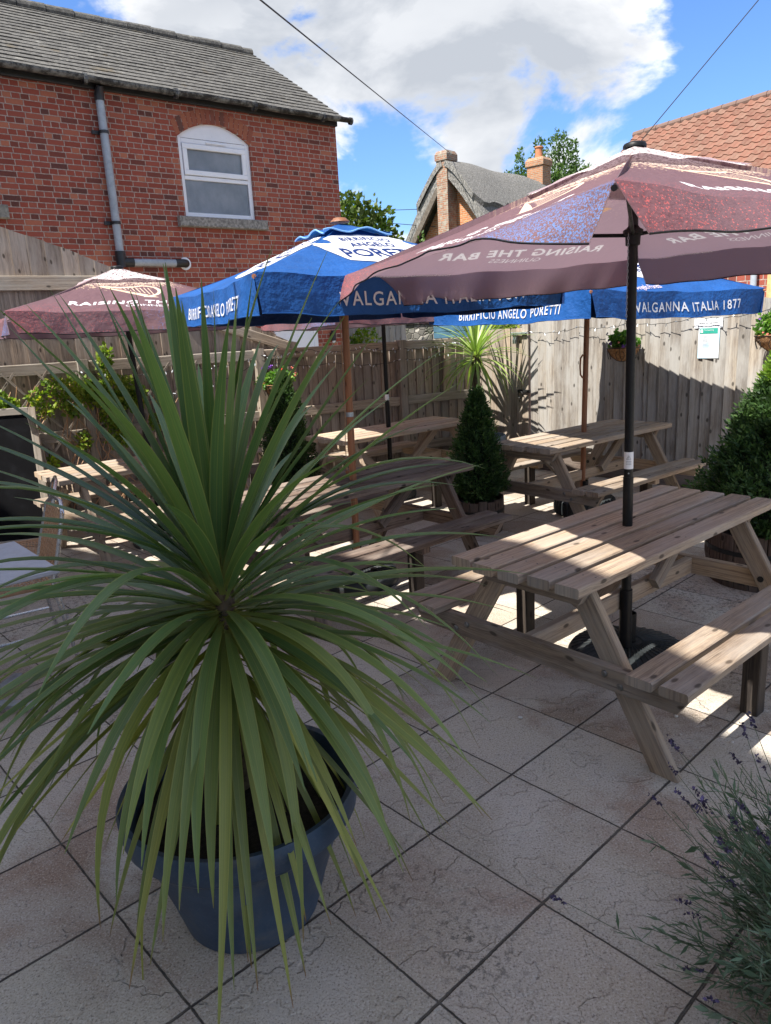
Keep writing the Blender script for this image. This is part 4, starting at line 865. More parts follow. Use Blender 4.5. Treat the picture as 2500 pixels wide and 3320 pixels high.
# ---------------- parasols ----------------
def parasol(label,name,Cx,r,th,ze,zt,dz,kind,pole_mat,pole_r,base_z,flare,bez=None):
    t=thing('parasol',label,'parasol',(Cx[0],Cx[1],0),0,kind[0]+' parasols',world=True); ox,oy=Cx
    outer,inner=(M['plum'],M['plum_in']) if kind=='plum'  else (M['blue'],M['blue_in'])
    t['group']='plum printed parasols' if kind=='plum' else 'blue printed parasols'
    tx,ty=bez or (0,0)   # lean of the pole: shift of the top
    ths=th if isinstance(th,list) else [th-90+90*k for k in range(4)]
    apex=Vector((ox+tx,oy+ty,zt)); Ck=[Vector((ox+tx*.85+r*math.cos(R(ths[k])),oy+ty*.85+r*math.sin(R(ths[k])),ze+dz[k])) for k in range(4)]
    hw=r/math.sqrt(2); sl=math.hypot(hw,zt-ze)
    def out(k): m=(Ck[k]+Ck[(k+1)%4])/2-apex; m.z=0; return m.normalized()
    def pos(k,a,u):
        c=Ck[k].lerp(Ck[(k+1)%4],(a+1)/2); p=apex.lerp(c,u); q=1-a*a
        p.z-=.022*q*u*u+.028*math.sin(PI*min(u,1))*(1-.3*q); p-=out(k)*(.045*q*u*u)
        p.z+=.004*math.sin(a*8+k*2+u*3)*u+.003*math.sin(a*17+k+u*9)*u; return p
    VL=.188 if kind!='plum' else .148
    def val(k,a,v):
        fl=flare[k] if flare else .2; n=v/VL; q=1-a*a; e=pos(k,a,1)
        aa=a*(1-(.07 if kind=='plum' else .012)*n); e2=pos(k,aa,1)
        ang=fl*(.25+.9*q)+.10*math.sin(a*5+k*1.7); 
        rip=(.012*math.sin(a*11+k*2.1)+.008*math.sin(a*23+k))*n
        return e2+out(k)*(math.sin(ang)*v+rip)+Vector((0,0,-math.cos(ang)*v))
    def P(k,x,dd,off=0):
        """panel point: x metres along the hem, dd metres down from the apex"""
        if dd<=sl:
            u=max(dd/sl,1e-3); a=max(-1,min(1,x/(hw*u))); p=pos(k,a,u); nn=((Ck[(k+1)%4]-Ck[k]).cross(apex-Ck[k])).normalized(); 
            return p+nn*off
        v=dd-sl; return val(k,max(-1,min(1,x/hw)),v)+out(k)*off
    nu,na=14,22
    if kind=='plum':
        sc_=sl*.80; top=[(-.24,.115),(-.20,.125),(-.13,.105),(-.06,.085),(.02,.095),(.09,.115),(.15,.11),(.19,.08)]; bo=[(.165,.075),(.14,.09),(.09,.095),(.03,.07),(-.05,.058),(-.13,.078),(-.2,.105)]
        sb=[(-.235,.113),(-.2,.1),(.09,-.115),(.05,-.155)]; pl=[(.165,.08),(.19,.08),(.215,.02),(.205,-.04),(.165,-.10),(.12,-.14),(.155,-.165),(.04,-.165),(.05,-.15),(.10,-.125),(.15,-.08),(.178,-.03),(.185,.02)]
        fl=lambda p: [(x,-y) for x,y in p]; ho=(0,sl*.515)
        strs=[]
        for i in range(9): x=-.12+i*.03; y0=.058; yb=.1-(x+.2)*.74+.014; strs.append(poly_edges(fl([(x,y0),(x+.007,y0),(x+.017,yb),(x+.010,yb)]),ho))
        t1_=text2d('RAISING THE BAR',.105,spacing=1.12,shear=.25,xs=1.12,bold=.003); t2_=text2d('GUINNESS',.062,spacing=1.0,xs=1.15)
        for b_ in (t1_,t2_):
            for v in b_.verts: v.co.y*=-1
        PM=print_mesh(hw,sl,[(2,[poly_edges(fl(p),ho) for p in (top+bo,sb,pl)]+strs),(1,[loops_of(t1_,(0,sl*.80)),loops_of(t2_,(.03,sl*.80+.085))])])
    can=None
    for k in range(4):
        mb=MB()
        for side in (0,1) if kind=='plum' else ():
            VV,T_,lab=PM; i0=len(mb.v); nn=((Ck[(k+1)%4]-Ck[k]).cross(apex-Ck[k])).normalized()*(-.003*side); au=[]
            for x,dd in VV:
                u=max(.02,dd/sl); a=max(-1,min(1,x/(hw*u))); au.append((a,u)); mb.v.append(pos(k,a,u)+nn)
            for t_,lb in zip(T_,lab):
                t_=list(t_); x0,y0=VV[t_[0]]; x1,y1=VV[t_[1]]; x2,y2=VV[t_[2]]
                if ((x1-x0)*(y2-y0)-(x2-x0)*(y1-y0)>0)==(side==0): t_=t_[::-1]
                uv=[((au[q][0]+1)/2,au[q][1]) for q in t_]; u2=[(VV[q][0]+k*7.3,VV[q][1]) for q in t_]
                mb.face([i0+q for q in t_],uv,side if lb==0 else (1+lb if side==0 else 3+lb),0,u2)
        for side in (0,1) if kind!='plum' else ():
            i0=len(mb.v); us=[i/nu for i in range(nu+1)]
            us[0]=.02
            nn=((Ck[(k+1)%4]-Ck[k]).cross(apex-Ck[k])).normalized()*(-.003*side)
            for u in us:
                for j in range(na+1): mb.v.append(pos(k,2*j/na-1,u)+nn)
            for i in range(nu):
                for j in range(na):
                    a=i0+i*(na+1)+j; idx=(a,a+na+1,a+na+2,a+1); c=[(i,j),(i+1,j),(i+1,j+1),(i,j+1)]
                    uv=[(jj/na,us[ii]) for ii,jj in c]; u2=[((2*jj/na-1)*hw*us[ii]+k*7.3,us[ii]*sl) for ii,jj in c]
                    if side: idx=idx[::-1]; uv=uv[::-1]; u2=u2[::-1]
                    mb.face(idx,uv,side,0,u2)
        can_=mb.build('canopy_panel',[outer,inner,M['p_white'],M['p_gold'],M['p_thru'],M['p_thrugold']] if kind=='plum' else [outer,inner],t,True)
        mb=MB(); nv=6
        for side in (0,1):
            i0=len(mb.v)
            for i in range(nv+1):
                for j in range(na*2+1): a=(j/na-1); mb.v.append(val(k,a,VL*i/nv)-out(k)*.003*side)
            for i in range(nv):
                for j in range(na*2):
                    a=i0+i*(na*2+1)+j; idx=(a,a+na*2+1,a+na*2+2,a+1); c=[(i,j),(i+1,j),(i+1,j+1),(i,j+1)]
                    uv=[(jj/na/2,1+.2*ii/nv) for ii,jj in c]; u2=[((jj/na-1)*hw+k*7.3,sl+VL*ii/nv) for ii,jj in c]
                    if side: idx=idx[::-1]; uv=uv[::-1]; u2=u2[::-1]
                    mb.face(idx,uv,side,0,u2)
        va=mb.build('valance',[outer,inner],t,True)
        mb=MB(); hem=[val(k,a,VL) for a in np.linspace(-1,1,45)]; mb.tube(hem,.0035,5); mb.build('hem',M['black_metal'] if kind=='plum' else outer,va)
        # printing
        f_o=lambda x,y,k=k: P(k,x,y,.0045); f_i=lambda x,y,k=k: P(k,x,y,-.0075)
        def pr(nm,bm,cx,cy,mat,inside=None,rot=0,par=None,thr=.045):
            fo=lambda x,y: f_o(cx+x,cy-y)
            b2=bm.copy() if inside else None
            place2d(nm,bm,fo,mat,par or can_,(0,0),thr,rot)
            if inside: place2d(nm,b2,lambda x,y: f_i(cx+x,cy-y),inside,par or can_,(0,0),thr,rot)
        if kind=='plum':
            pr('small_print',text2d('Drink Responsibly. drinkaware.co.uk',.028,xs=1.1),hw*.62,sl*.985,M['p_white'],M['p_ghost'],par=can_)
            place2d('emblem_date',text2d('EST 1759',.026,spacing=1.1),lambda x,y,k=k: P(k,x,sl*.515-y,.007),M['p_tan'],can_,(-.055,-.03),.05,R(-37))
        else:
            h=[(-1.0,.60),(-.93,.60),(-.80,.50),(-.68,.50),(-.60,.58),(-.62,.70),(-.66,.80),(-.50,.96),(-.25,1.03),(0,1.05)]
            lo=[(0,-.78),(-.18,-.74),(-.34,-.60),(-.56,-.52),(-.70,-.42),(-.82,-.12),(-.90,.25)]
            outl=[(x,y) for x,y in h]+[(-x,y) for x,y in reversed(h[:-1])]+[(-x,y) for x,y in reversed(lo[1:])]+lo
            sc=(.41,.335)
            def bp(q,s_=1.0): return poly2d([[(x*sc[0]*s_,y*sc[1]*s_) for x,y in q][::-1]])
            cy=sl*.555
            b=bp(outl); bmesh.ops.recalc_face_normals(b,faces=b.faces); pr('badge',b,0,cy,M['p_white'],None,thr=.04)
            def tx(body,size,x,y,spc=1.0,xs=1.0,bold=0,shear=0,off=.008,arc=0):
                bm=text2d(body,size,spacing=spc,xs=xs,bold=bold,shear=shear)
                if arc:
                    for v in bm.verts: v.co.y-=arc*v.co.x**2
                place2d('lettering',bm,lambda u,w,k=k: P(k,x+u,cy-y-w,off),M['p_navy'],can_,(0,0),.045)
            tx('BIRRIFICIO',.090,0,.262,1.08,.74,.0008,arc=.6); tx('ANGELO',.108,0,.148,1.06,.66,.0015); tx('PORETTI',.225,0,-.025,1.0,.64,.002); tx('BIRRA',.042,0,-.20,1.5,1.0)
            vt='VALGANNA ITALIA 1877' if k%2==0 else 'BIRRIFICIO ANGELO PORETTI'
            place2d('hem_lettering',text2d(vt,.098,spacing=1.18,xs=.98 if k%2==0 else .82,bold=.001),lambda x,y,k=k: P(k,x+.08,sl+.115-y,.006),M['p_white'],va,(0,0),.03)
            if name=='sig' and k==0:
                place2d('signature',text2d('Angelo Poretti',.11,shear=.5,xs=.62,spacing=.82),lambda x,y,k=k: P(k,x-.30,sl*.93-y,.006),M['p_pink'],can_,(0,0),.04,R(9))
    # vent cap
    mb=MB(); n=10; m=28
    for k in range(4):
        i0=len(mb.v)
        for i in range(n+1):
            u=.02+(.31 if kind=='plum' else .22)*i/n
            for j in range(m+1):
                a=2*j/m-1; p=pos(k,a,u); lift=(.010+.020*(i/n)**1.5*(1-.3*a*a)) if kind=='plum' else (.010+.032*(i/n)**1.5*(1-.35*a*a))
                w=(.013*math.sin(a*5.3+k*1.9)*(i/n)**3) if kind!='plum' else .006*math.sin(a*6+k)*(i/n)**3
                mb.v.append(p+Vector((0,0,lift+w)))
        for i in range(n):
            for j in range(m):
                a=i0+i*(m+1)+j; c=[(i,j),(i+1,j),(i+1,j+1),(i,j+1)]; uv=[(jj/m,.27*ii/n) for ii,jj in c]; u2=[((2*jj/m-1)*hw*.27*ii/n+k*7.3,sl*.27*ii/n) for ii,jj in c]
                mb.face((a,a+m+1,a+m+2,a+1),uv,0,0,u2)
    cap=mb.build('vent_cap',outer,t,True)
    if kind!='plum':
        mb=MB()
        for k in range(4):
            mb.tube([pos(k,a,.24)+Vector((0,0,.010+.032*(1-.35*a*a)+.013*math.sin(a*5.3+k*1.9))) for a in np.linspace(-1,1,29)],.005,5)
        mb.build('piping',printm('pale_blue_piping',(.25,.5,.85)),cap)
    # pole, finial, hub, arms
    top=apex+Vector((0,0,.0)); bot=Vector((ox,oy,base_z))
    mb=MB(); mb.tube([bot,top],pole_r,16); mb.build('pole',pole_mat,t,True)
    mb=MB()
    if kind=='plum': mb.lathe([(.001,.012),(.03,.011),(.044,.006),(.048,.0),(.048,-.012),(.001,-.012)],20,apex+Vector((0,0,.010)))
    else: mb.lathe([(.001,.026),(.040,.024),(.046,.016),(.060,.006),(.062,0),(.001,0)],20,apex+Vector((0,0,.012)))
    mb.build('finial',M['black_metal'] if kind=='plum' else M['pole_wood'],t,True)
    am=M['black_metal'] if kind=='plum' else M['pole_wood']
    ax=lambda z: bot.lerp(top,(z-base_z)/(top.z-base_z))
    hub=ax(ze+.02) if kind!='plum' else ax(ze+.05)
    mb=MB(); mb.lathe([(pole_r,-.045),(pole_r+.010,-.04),(pole_r+.012,0),(pole_r+.022,.004),(pole_r+.022,.022),(pole_r+.008,.03),(pole_r,.04)],18,hub); mb.build('hub',am,t,True)
    mb=MB(); mb.tube([ax(zt-.10)-Vector((0,0,.03)),ax(zt-.10)+Vector((0,0,.03))],pole_r+.018,14); mb.build('top_hub',am,t,True)
    for k in range(4):
        e=Ck[k]-Vector((0,0,.02)); mb=MB(); s0=ax(zt-.09); mid=s0.lerp(e,.55); midp=pos(k,-1,.55)-Vector((0,0,.025)); mb.tube([s0,midp,e],.009 if kind=='plum' else .011,8); rb=mb.build('rib',am,t,True)
        mb=MB(); mb.tube([hub,midp],.008 if kind=='plum' else .010,8); mb.build('strut',am,rb,True)
    return t,ax,P
FP=1.84
u1,ax1,P1=parasol('nearest and biggest plum parasol, standing in the front right picnic table','u1',(1.157,3.328),1.38,[-111,-20,70,160],2.00,2.40,[.055,.03,.05,-.025],'plum',M['black_metal'],.0205,.12,[.95,.35,.30,1.25],(-.02,.0))
u2,ax2,P2=parasol('blue parasol with a white lettered badge in the centre, above the dark worn table','u2',(-.215,4.81),1.37,[-105,-15,73,155],2.0,2.365,[.0,.0,0,.015],'blue',M['pole_wood'],.0235,.12,[.10,.15,.15,.08],(.03,.0))
u3,ax3,P3=parasol('blue parasol farther back on the right, script signature and lettered hem, near the pale fence','sig',(1.80,6.42),1.38,-15,1.93,2.36,[-.02,-.045,0,0],'blue',M['pole_wood'],.0235,.12,[.12,.1,.1,.1],(.03,.0))
u4,ax4,P4=parasol('plum parasol at far left in front of the raked fence','u4',(-1.98,6.2),1.32,-16,1.965,2.315,[.0,0,0,0],'plum',M['black_metal'],.0205,.12,[.30,.3,.25,.25],(-.085,.0))
u5,ax5,P5=parasol('plum parasol on a black pole mostly hidden behind the central blue parasol','u5',(.08,7.52),1.36,-17,1.93,2.28,[0,0,0,0],'plum',M['black_metal'],.0205,.12,[.2,.2,.2,.2],(.0,.0))
# pole details
def pole_bits():
    def band(u,ax,z0,z1,r,mat,nm,seg=16): mb=MB(); mb.tube([ax(z0),ax(z1)],r,seg); return mb.build(nm,mat,u,True)
    band(u1,ax1,1.02,1.10,.0215,M['paper_white'],'warning_sticker')
    mb=MB(); c=ax1(1.065)+Vector((-.012,-.0185,0)).normalized()*.0218
    d=Vector((-.30,-.95,0)).normalized(); sx=Vector((d.y*-1,d.x,0)).normalized()*-1; sx=Vector((-d.y,d.x,0))
    c=ax1(1.075)+d*.0225
    def tri(s_): return [c+sx*(-s_)+Vector((0,0,-s_*.8)),c+sx*s_+Vector((0,0,-s_*.8)),c+Vector((0,0,s_))]
    pts=tri(.010); mb.tube(pts+[pts[0]],.0009,5,False); mb.tube([c+Vector((0,0,.004)),c-Vector((0,0,.004))],.0009,5)
    for i in range(3): z=-.018-i*.007; mb.tube([c+sx*-.012+Vector((0,0,z)),c+sx*.012+Vector((0,0,z))],.0006,4)
    mb.build('sticker_print',M['text_dark'],u1)
    band(u1,ax1,.13,.98,.0235,M['black_metal'],'lower_pole'); band(u1,ax1,.12,.42,.030,M['black_metal'],'socket_tube')
    mb=MB(); mb.sphere(ax1(1.0)+d*.022,.004,8,5); mb.build('pole_screw',M['galv'],u1)
    band(u5,ax5,1.02,1.08,.0215,M['paper_white'],'label_band'); band(u5,ax5,.13,1.0,.024,M['black_metal'],'lower_pole')
    band(u4,ax4,1.0,1.06,.0215,M['paper_white'],'label_band'); band(u4,ax4,.13,1.0,.024,M['black_metal'],'lower_pole')
    # cord and toggle on central wooden pole
    p=ax2(1.18)+Vector((-.03,-.03,0)); mb=MB(); mb.tube([ax2(1.95)+Vector((-.03,-.02,0)),p,p+Vector((-.012,0,-.20)),p+Vector((-.01,-.01,-.36))],.003,6); cd=mb.build('pull_cord',M['rattan'],u2)
    mb=MB(); mb.sphere(p+Vector((-.01,-.01,-.375)),.014,10,6); mb.build('cord_toggle',M['pole_wood'],cd,True)
    mb=MB(); mb.tube([ax2(1.17),ax2(1.20)],.027,14); mb.build('pole_collar',M['galv'],u2)
    mb=MB(); q=ax3(1.32)+Vector((-.04,-.02,0)); mb.tube([q+Vector((.01,0,.10)),q+Vector((-.01,0,.07)),q+Vector((-.014,0,0)),q+Vector((-.01,0,-.07)),q+Vector((.01,0,-.10))],.008,7); mb.build('cleat',M['pole_wood'],u3,True)
    # chain under the near corner
    mb=MB(); q=ax1(2.05)+Vector((-.03,-.03,0))
    for i in range(26): c=q-Vector((.0,0,i*.0135)); mb.tube([c+Vector((.0035*math.cos(a)*(1 if i%2 else .2),.0035*math.cos(a)*(.2 if i%2 else 1),.008*math.sin(a))) for a in np.linspace(0,2*PI,9)],.0011,4,False)
    mb.build('chain',M['galv'],u1)
pole_bits()
def umb_base(name,label,c,r,h,ribs,kind=0):
    t=thing('umbrella_stand',label,'umbrella stand',(c[0],c[1],0),rnd.random()*6,'moulded umbrella stands')
    mb=MB(); n=96
    def wob(th,z): return 0
    if kind==0: prof=[(r*.97,0),(r,.02),(r,h*.45),(r*.96,h*.62),(r*.80,h*.80),(r*.5,h*.95),(r*.16,h),(.001,h)]
    else: prof=[(r*.90,0),(r*.98,h*.12),(r,h*.5),(r*.98,h*.85),(r*.88,h),(r*.5,h*.98),(.14,h*.9),(.001,h*.9)]
    mb.lathe(prof,n); mb.build('weight',M['rubber'],t,True)
    mb=MB(); 
    for i in range(ribs):
        th=2*PI*i/ribs; a0,a1=(.20,.92) if kind==0 else (.93,1.0)
        if kind==0: pts=[(r*u,float(np.interp(u,[.16,.5,.8,.96,1],[h,h*.95,h*.8,h*.62,h*.45]))+.0005) for u in np.linspace(.22,.94,9)]
        else: pts=[(r*.90,h*1.0),(r*.985,h*.9),(r*1.004,h*.5),(r*.985,h*.14)]
        mb.tube([Vector((q*math.cos(th),q*math.sin(th),z)) for q,z in pts],.0045 if kind==0 else .006,5)
    mb.build('moulded_ribs',M['rubber'],t)
    mb=MB(); mb.lathe([(.034,0),(.034,.16),(.030,.16),(.030,0)],18,(0,0,h-.01)); mb.build('pole_socket',M['black_metal'],t,True)
    mb=MB(); mb.lathe([(.022,.0),(.024,.012),(.014,.014),(.001,.010)],14,(r*.52,0,h*.93)); mb.build('filler_cap',M['black_metal'],t,True)
umb_base('b1','round ribbed black umbrella stand under the nearest table',(1.20,3.40),.30,.115,40)
umb_base('b2','round ribbed black umbrella stand under the dark worn table',(-.215,4.86),.285,.12,40)
umb_base('b3','fat drum-shaped black umbrella stand under the sun-bleached table',(1.82,6.42),.27,.15,36,1)
umb_base('b4','black umbrella stand under the far left table',(-1.98,6.2),.26,.11,30)
umb_base('b5','black umbrella stand under the far middle table',(.08,7.52),.26,.11,30)

# ---------------- cordylines ----------------
def strap_leaves(name,specs,mat,parent,seg=16,fold=.28):
    """specs: (base, p1, p2, tip, width, var)  cubic bezier leaves"""
    mb=MB(); var=[]; o_=org_of(parent) or Vector((0,0,0))
    for b,p1,p2,tp,w,vr,tw in specs:
        b,p1,p2,tp=map(Vector,(b,p1,p2,tp)); i0=len(mb.v); ref=None
        for i in range(seg+1):
            u=i/seg; q=(1-u); P=b*q**3+p1*3*q*q*u+p2*3*q*u*u+tp*u**3; T=((p1-b)*q*q+(p2-p1)*2*q*u+(tp-p2)*u*u).normalized()
            sd=T.cross(Vector((0,0,1))); 
            if sd.length<.05: sd=ref or Vector((1,0,0))
            sd.normalize()
            if ref is not None and sd.dot(ref)<0: sd=-sd
            if ref is not None: sd=(ref*.6+sd*.4); sd=(sd-T*sd.dot(T)).normalized()
            else: sd=(Matrix.Rotation(tw,3,T)@sd)
            ref=sd; up=sd.cross(T).normalized()
            ww=w*.5*(min(1,.42+u*2.0))*(1-max(0,(u-.42)/.58)**1.7)+.0008
            if u<.08: ww=w*.5*(.55-u)
            mb.v+= [P-sd*ww+up*ww*fold, P-up*ww*fold*.3, P+sd*ww+up*ww*fold]
        for i in range(seg):
            a=i0+i*3
            for j in (0,1):
                mb.face((a+j,a+j+1,a+j+4,a+j+3),[(j*.5,i/seg),(j*.5+.5,i/seg),(j*.5+.5,(i+1)/seg),(j*.5,(i+1)/seg)],0,0); var.append(vr)
    ob=mb.build(name,mat,parent,True); at=ob.data.attributes.new('var','FLOAT','FACE'); at.data.foreach_set('value',var); return ob
def arc_leaf(c,az,el,L,w,droop,var,tipw=0):
    d=Vector((math.cos(az)*math.cos(el),math.sin(az)*math.cos(el),math.sin(el))); h=Vector((math.cos(az),math.sin(az),0))
    b=Vector(c)+h*.012; p1=b+d*L*.36; e2=el-droop*.55; d2=h*math.cos(e2)+Vector((0,0,math.sin(e2))); p2=p1+d2*L*.34
    e3=el-droop*1.15; e3=max(e3,R(-88)); d3=h*math.cos(e3)+Vector((0,0,math.sin(e3))); tp=p2+d3*L*.32
    return (b,p1,p2,tp,w,var,rnd.uniform(-.5,.5))
def big_cordyline():
    cx,cy=-.475,1.93
    t=thing('cordyline','big dark green cordyline with long strap leaves in the foreground pot','plant',(cx,cy,.40),world=True)
    mb=MB(); mb.tube([(cx-.02,cy+.02,.34),(cx-.01,cy+.01,.6),(cx,cy,.85),(cx+.01,cy,1.02)],[.045,.038,.032,.026],14)
    for i in range(len(mb.v)): v=mb.v[i]; k=1+.12*math.sin(v.z*90+v.x*80); mb.v[i]=Vector((cx+(v.x-cx)*k,cy+(v.y-cy)*k,v.z))
    mb.build('trunk',M['trunk'],t,True)
    sp=[]
    rr=random.Random(21)
    # upper crown: upright to level
    for i in range(66):
        az=i*2.39996+rr.uniform(-.2,.2); f=i/66; el=R(82-66*f+rr.uniform(-8,8)); L=rr.uniform(.76,.95); z=1.08-.14*f
        sp.append(arc_leaf((cx+rr.uniform(-.01,.01),cy,z),az,el,L*(1-.06*(f)),rr.uniform(.029,.041),R(rr.uniform(6,22)+24*f),rr.uniform(0,.18)))
    # middle: level and drooping
    for i in range(72):
        az=i*2.39996+1.1+rr.uniform(-.2,.2); f=i/72; el=R(18-34*f+rr.uniform(-8,8)); L=rr.uniform(.66,.86); z=.97-.07*f
        sp.append(arc_leaf((cx,cy,z),az,el,L,rr.uniform(.028,.040),R(rr.uniform(26,66)),rr.uniform(.1,.45)))
    # skirt hanging over the pot
    for i in range(58):
        az=i*2.39996+.5+rr.uniform(-.25,.25); f=i/58; el=R(-12-44*f+rr.uniform(-8,8)); L=rr.uniform(.62,.88); z=.93-.20*f
        sp.append(arc_leaf((cx,cy,z),az,el,L,rr.uniform(.016,.029),R(rr.uniform(10,40)),rr.uniform(.35,1.0)))
    for i in range(26):      # long sweep to the left and right
        az=R(rr.choice([rr.uniform(140,235),rr.uniform(150,225),rr.uniform(-45,30)])); el=R(rr.uniform(-18,22)); sp.append(arc_leaf((cx,cy,rr.uniform(.88,1.0)),az,el,rr.uniform(.82,1.0),rr.uniform(.030,.042),R(rr.uniform(24,44)),rr.uniform(.1,.6)))
    for i,q in enumerate(sp):
        if rr.random()<.13:   # a few leaves kink and flop
            b,p1,p2,tp,w,vr,tw=q; sp[i]=(b,p1,p2+Vector((0,0,.05)),tp+Vector((rr.uniform(-.08,.08),rr.uniform(-.08,.08),-rr.uniform(.10,.22))),w,min(1,vr+.15),tw)
    for i in range(16):       # dead strands against the trunk
        az=rr.random()*6.28; sp.append(arc_leaf((cx,cy,rr.uniform(.62,.82)),az,R(-55),rr.uniform(.25,.42),.012,R(30),1.0))
    # leaves seen singly against the yard: (tip, rise of the middle, width, tint)
    hero=[((-.52,1.93,1.90),.0,.040,.05),((-.60,1.90,1.86),.0,.036,.1),((-.45,2.0,1.86),.0,.036,.1),((-.41,1.95,1.83),.0,.036,.05),((-.30,1.9,1.85),.02,.038,.05),((-.335,1.85,1.80),.0,.034,.15),((-.47,1.85,1.80),.0,.038,.1),
          ((.01,1.92,1.715),.03,.044,.0),((-.02,1.88,1.59),.05,.040,.05),((.10,1.9,1.46),.07,.040,.0),((.19,1.9,1.35),.10,.042,.0),((.20,1.9,1.29),.12,.038,.0),((.12,1.92,1.04),.22,.030,.2),((.30,1.9,.72),.27,.036,.1),((.25,1.75,.70),.24,.030,.3),((.10,1.8,.92),.2,.034,.1),
          ((-.80,1.88,1.85),.02,.036,.05),((-.69,1.9,1.87),.01,.040,.0),((-.92,1.88,1.77),.03,.038,.05),((-1.05,1.86,1.66),.05,.042,.0),((-1.12,1.84,1.52),.08,.044,.0),((-1.18,1.9,1.38),.10,.042,.0),((-1.15,1.7,1.28),.12,.040,.0),
          ((-.95,1.45,1.33),.10,.040,.05),((-.85,1.2,1.15),.16,.040,.05),((-.62,1.15,1.12),.2,.038,.1),((-1.2,1.8,1.0),.18,.038,.1),((-1.15,1.55,.92),.2,.036,.15),((-1.1,1.5,.7),.2,.034,.3),
          ((.13,1.85,.34),.22,.032,.5),((.09,1.8,.24),.20,.030,.6),((.02,1.7,.22),.16,.030,.6),((-.07,1.6,.18),.12,.028,.7),((-.40,1.33,.28),.12,.030,.35),((-.36,1.38,.22),.10,.026,.6),((-.29,1.42,.12),.10,.026,.8),((-.62,1.30,.33),.12,.030,.9)]
    for tip,rise,w,vr in hero:
        tp=Vector(tip); z=1.06 if tip[2]>1.2 else (.98 if tip[2]>.8 else .90); b=Vector((cx,cy,z)); d=tp-b; h=Vector((d.x,d.y,0)); b=b+h.normalized()*.015
        p1=b.lerp(tp,.33)+Vector((0,0,rise*1.15)); p2=b.lerp(tp,.68)+Vector((0,0,rise*1.0)); sp.append((b,p1,p2,tp,w*1.05,vr,rr.uniform(-.3,.3)))
    strap_leaves('foliage',sp,M['cordyline'],t)
    # pot
    pc=(-.478,1.905)
    p=thing('plant_pot','large slate-blue plastic pot holding the big cordyline','plant pot',(*pc,0))
    mb=MB(); mb.lathe([(.001,.0),(.175,.0),(.195,.008),(.225,.12),(.265,.25),(.298,.325),(.304,.338),(.322,.345),(.328,.355),(.334,.418),(.328,.430),(.312,.427),(.305,.41),(.295,.34),(.290,.33)],64)
    mb.v=[Vector((v.x*1.05,v.y*1.05,v.z)) for v in mb.v]; mb.build('pot_body',M['pot'],p,True)
    mb=MB(); mb.lathe([(.302,.355),(.20,.368),(.10,.378),(.03,.385),(.001,.385)],48,wob=lambda th,z:.01*math.sin(th*7)); 
    for i,v in enumerate(mb.v): mb.v[i]=v+Vector((0,0,.006*math.sin(v.x*60)*math.cos(v.y*47)))
    mb.build('soil',M['soil'],p,True)
big_cordyline()
def small_cordyline():
    cx,cy=1.14,8.52
    t=thing('cordyline','smaller bright green cordyline on a bare shaggy trunk, by the gate','plant',(cx,cy,.4),world=True)
    mb=MB(); pts=[(cx,cy,.4+.1*i) for i in range(11)]; mb.tube(pts,[.05-.0015*i for i in range(11)],12); mb.build('trunk',M['trunk'],t,True)
    rr=random.Random(5); n=260; b=[];a=[];s=[]
    for i in range(n):
        az=rr.random()*6.28; z=rr.uniform(.75,1.38); h=np.array([math.cos(az),math.sin(az),0]); b.append(np.array([cx,cy,z])+h*.035); a.append(h*.035+np.array([0,0,-.07])); s.append(np.array([-h[1],h[0],0])*.010)
    leaves('leaf_scars',b,a,s,[.5]*n,M['bark'],t)
    sp=[]
    for i in range(84):
        az=i*2.39996; f=i/84; el=R(80-100*f+rr.uniform(-10,10)); sp.append(arc_leaf((cx,cy,1.42-.10*f),az,el,rr.uniform(.58,.84),.030,R(rr.uniform(14,45)+22*f),rr.uniform(0,.6)))
    strap_leaves('foliage',sp,M['cordyline_pale'],t,12)
    p=thing('plant_pot','grey-blue plastic tub holding the smaller cordyline by the gate','plant pot',(cx+.03,cy+.02,0))
    mb=MB(); mb.lathe([(.001,0),(.19,0),(.20,.01),(.25,.33),(.262,.36),(.30,.40),(.305,.43),(.298,.455),(.285,.455),(.27,.42),(.24,.38)],48); mb.build('pot_body',M['pot_light'],p,True)
    mb=MB(); mb.lathe([(.265,.40),(.001,.41)],32); mb.build('soil',M['soil'],p)
small_cordyline()

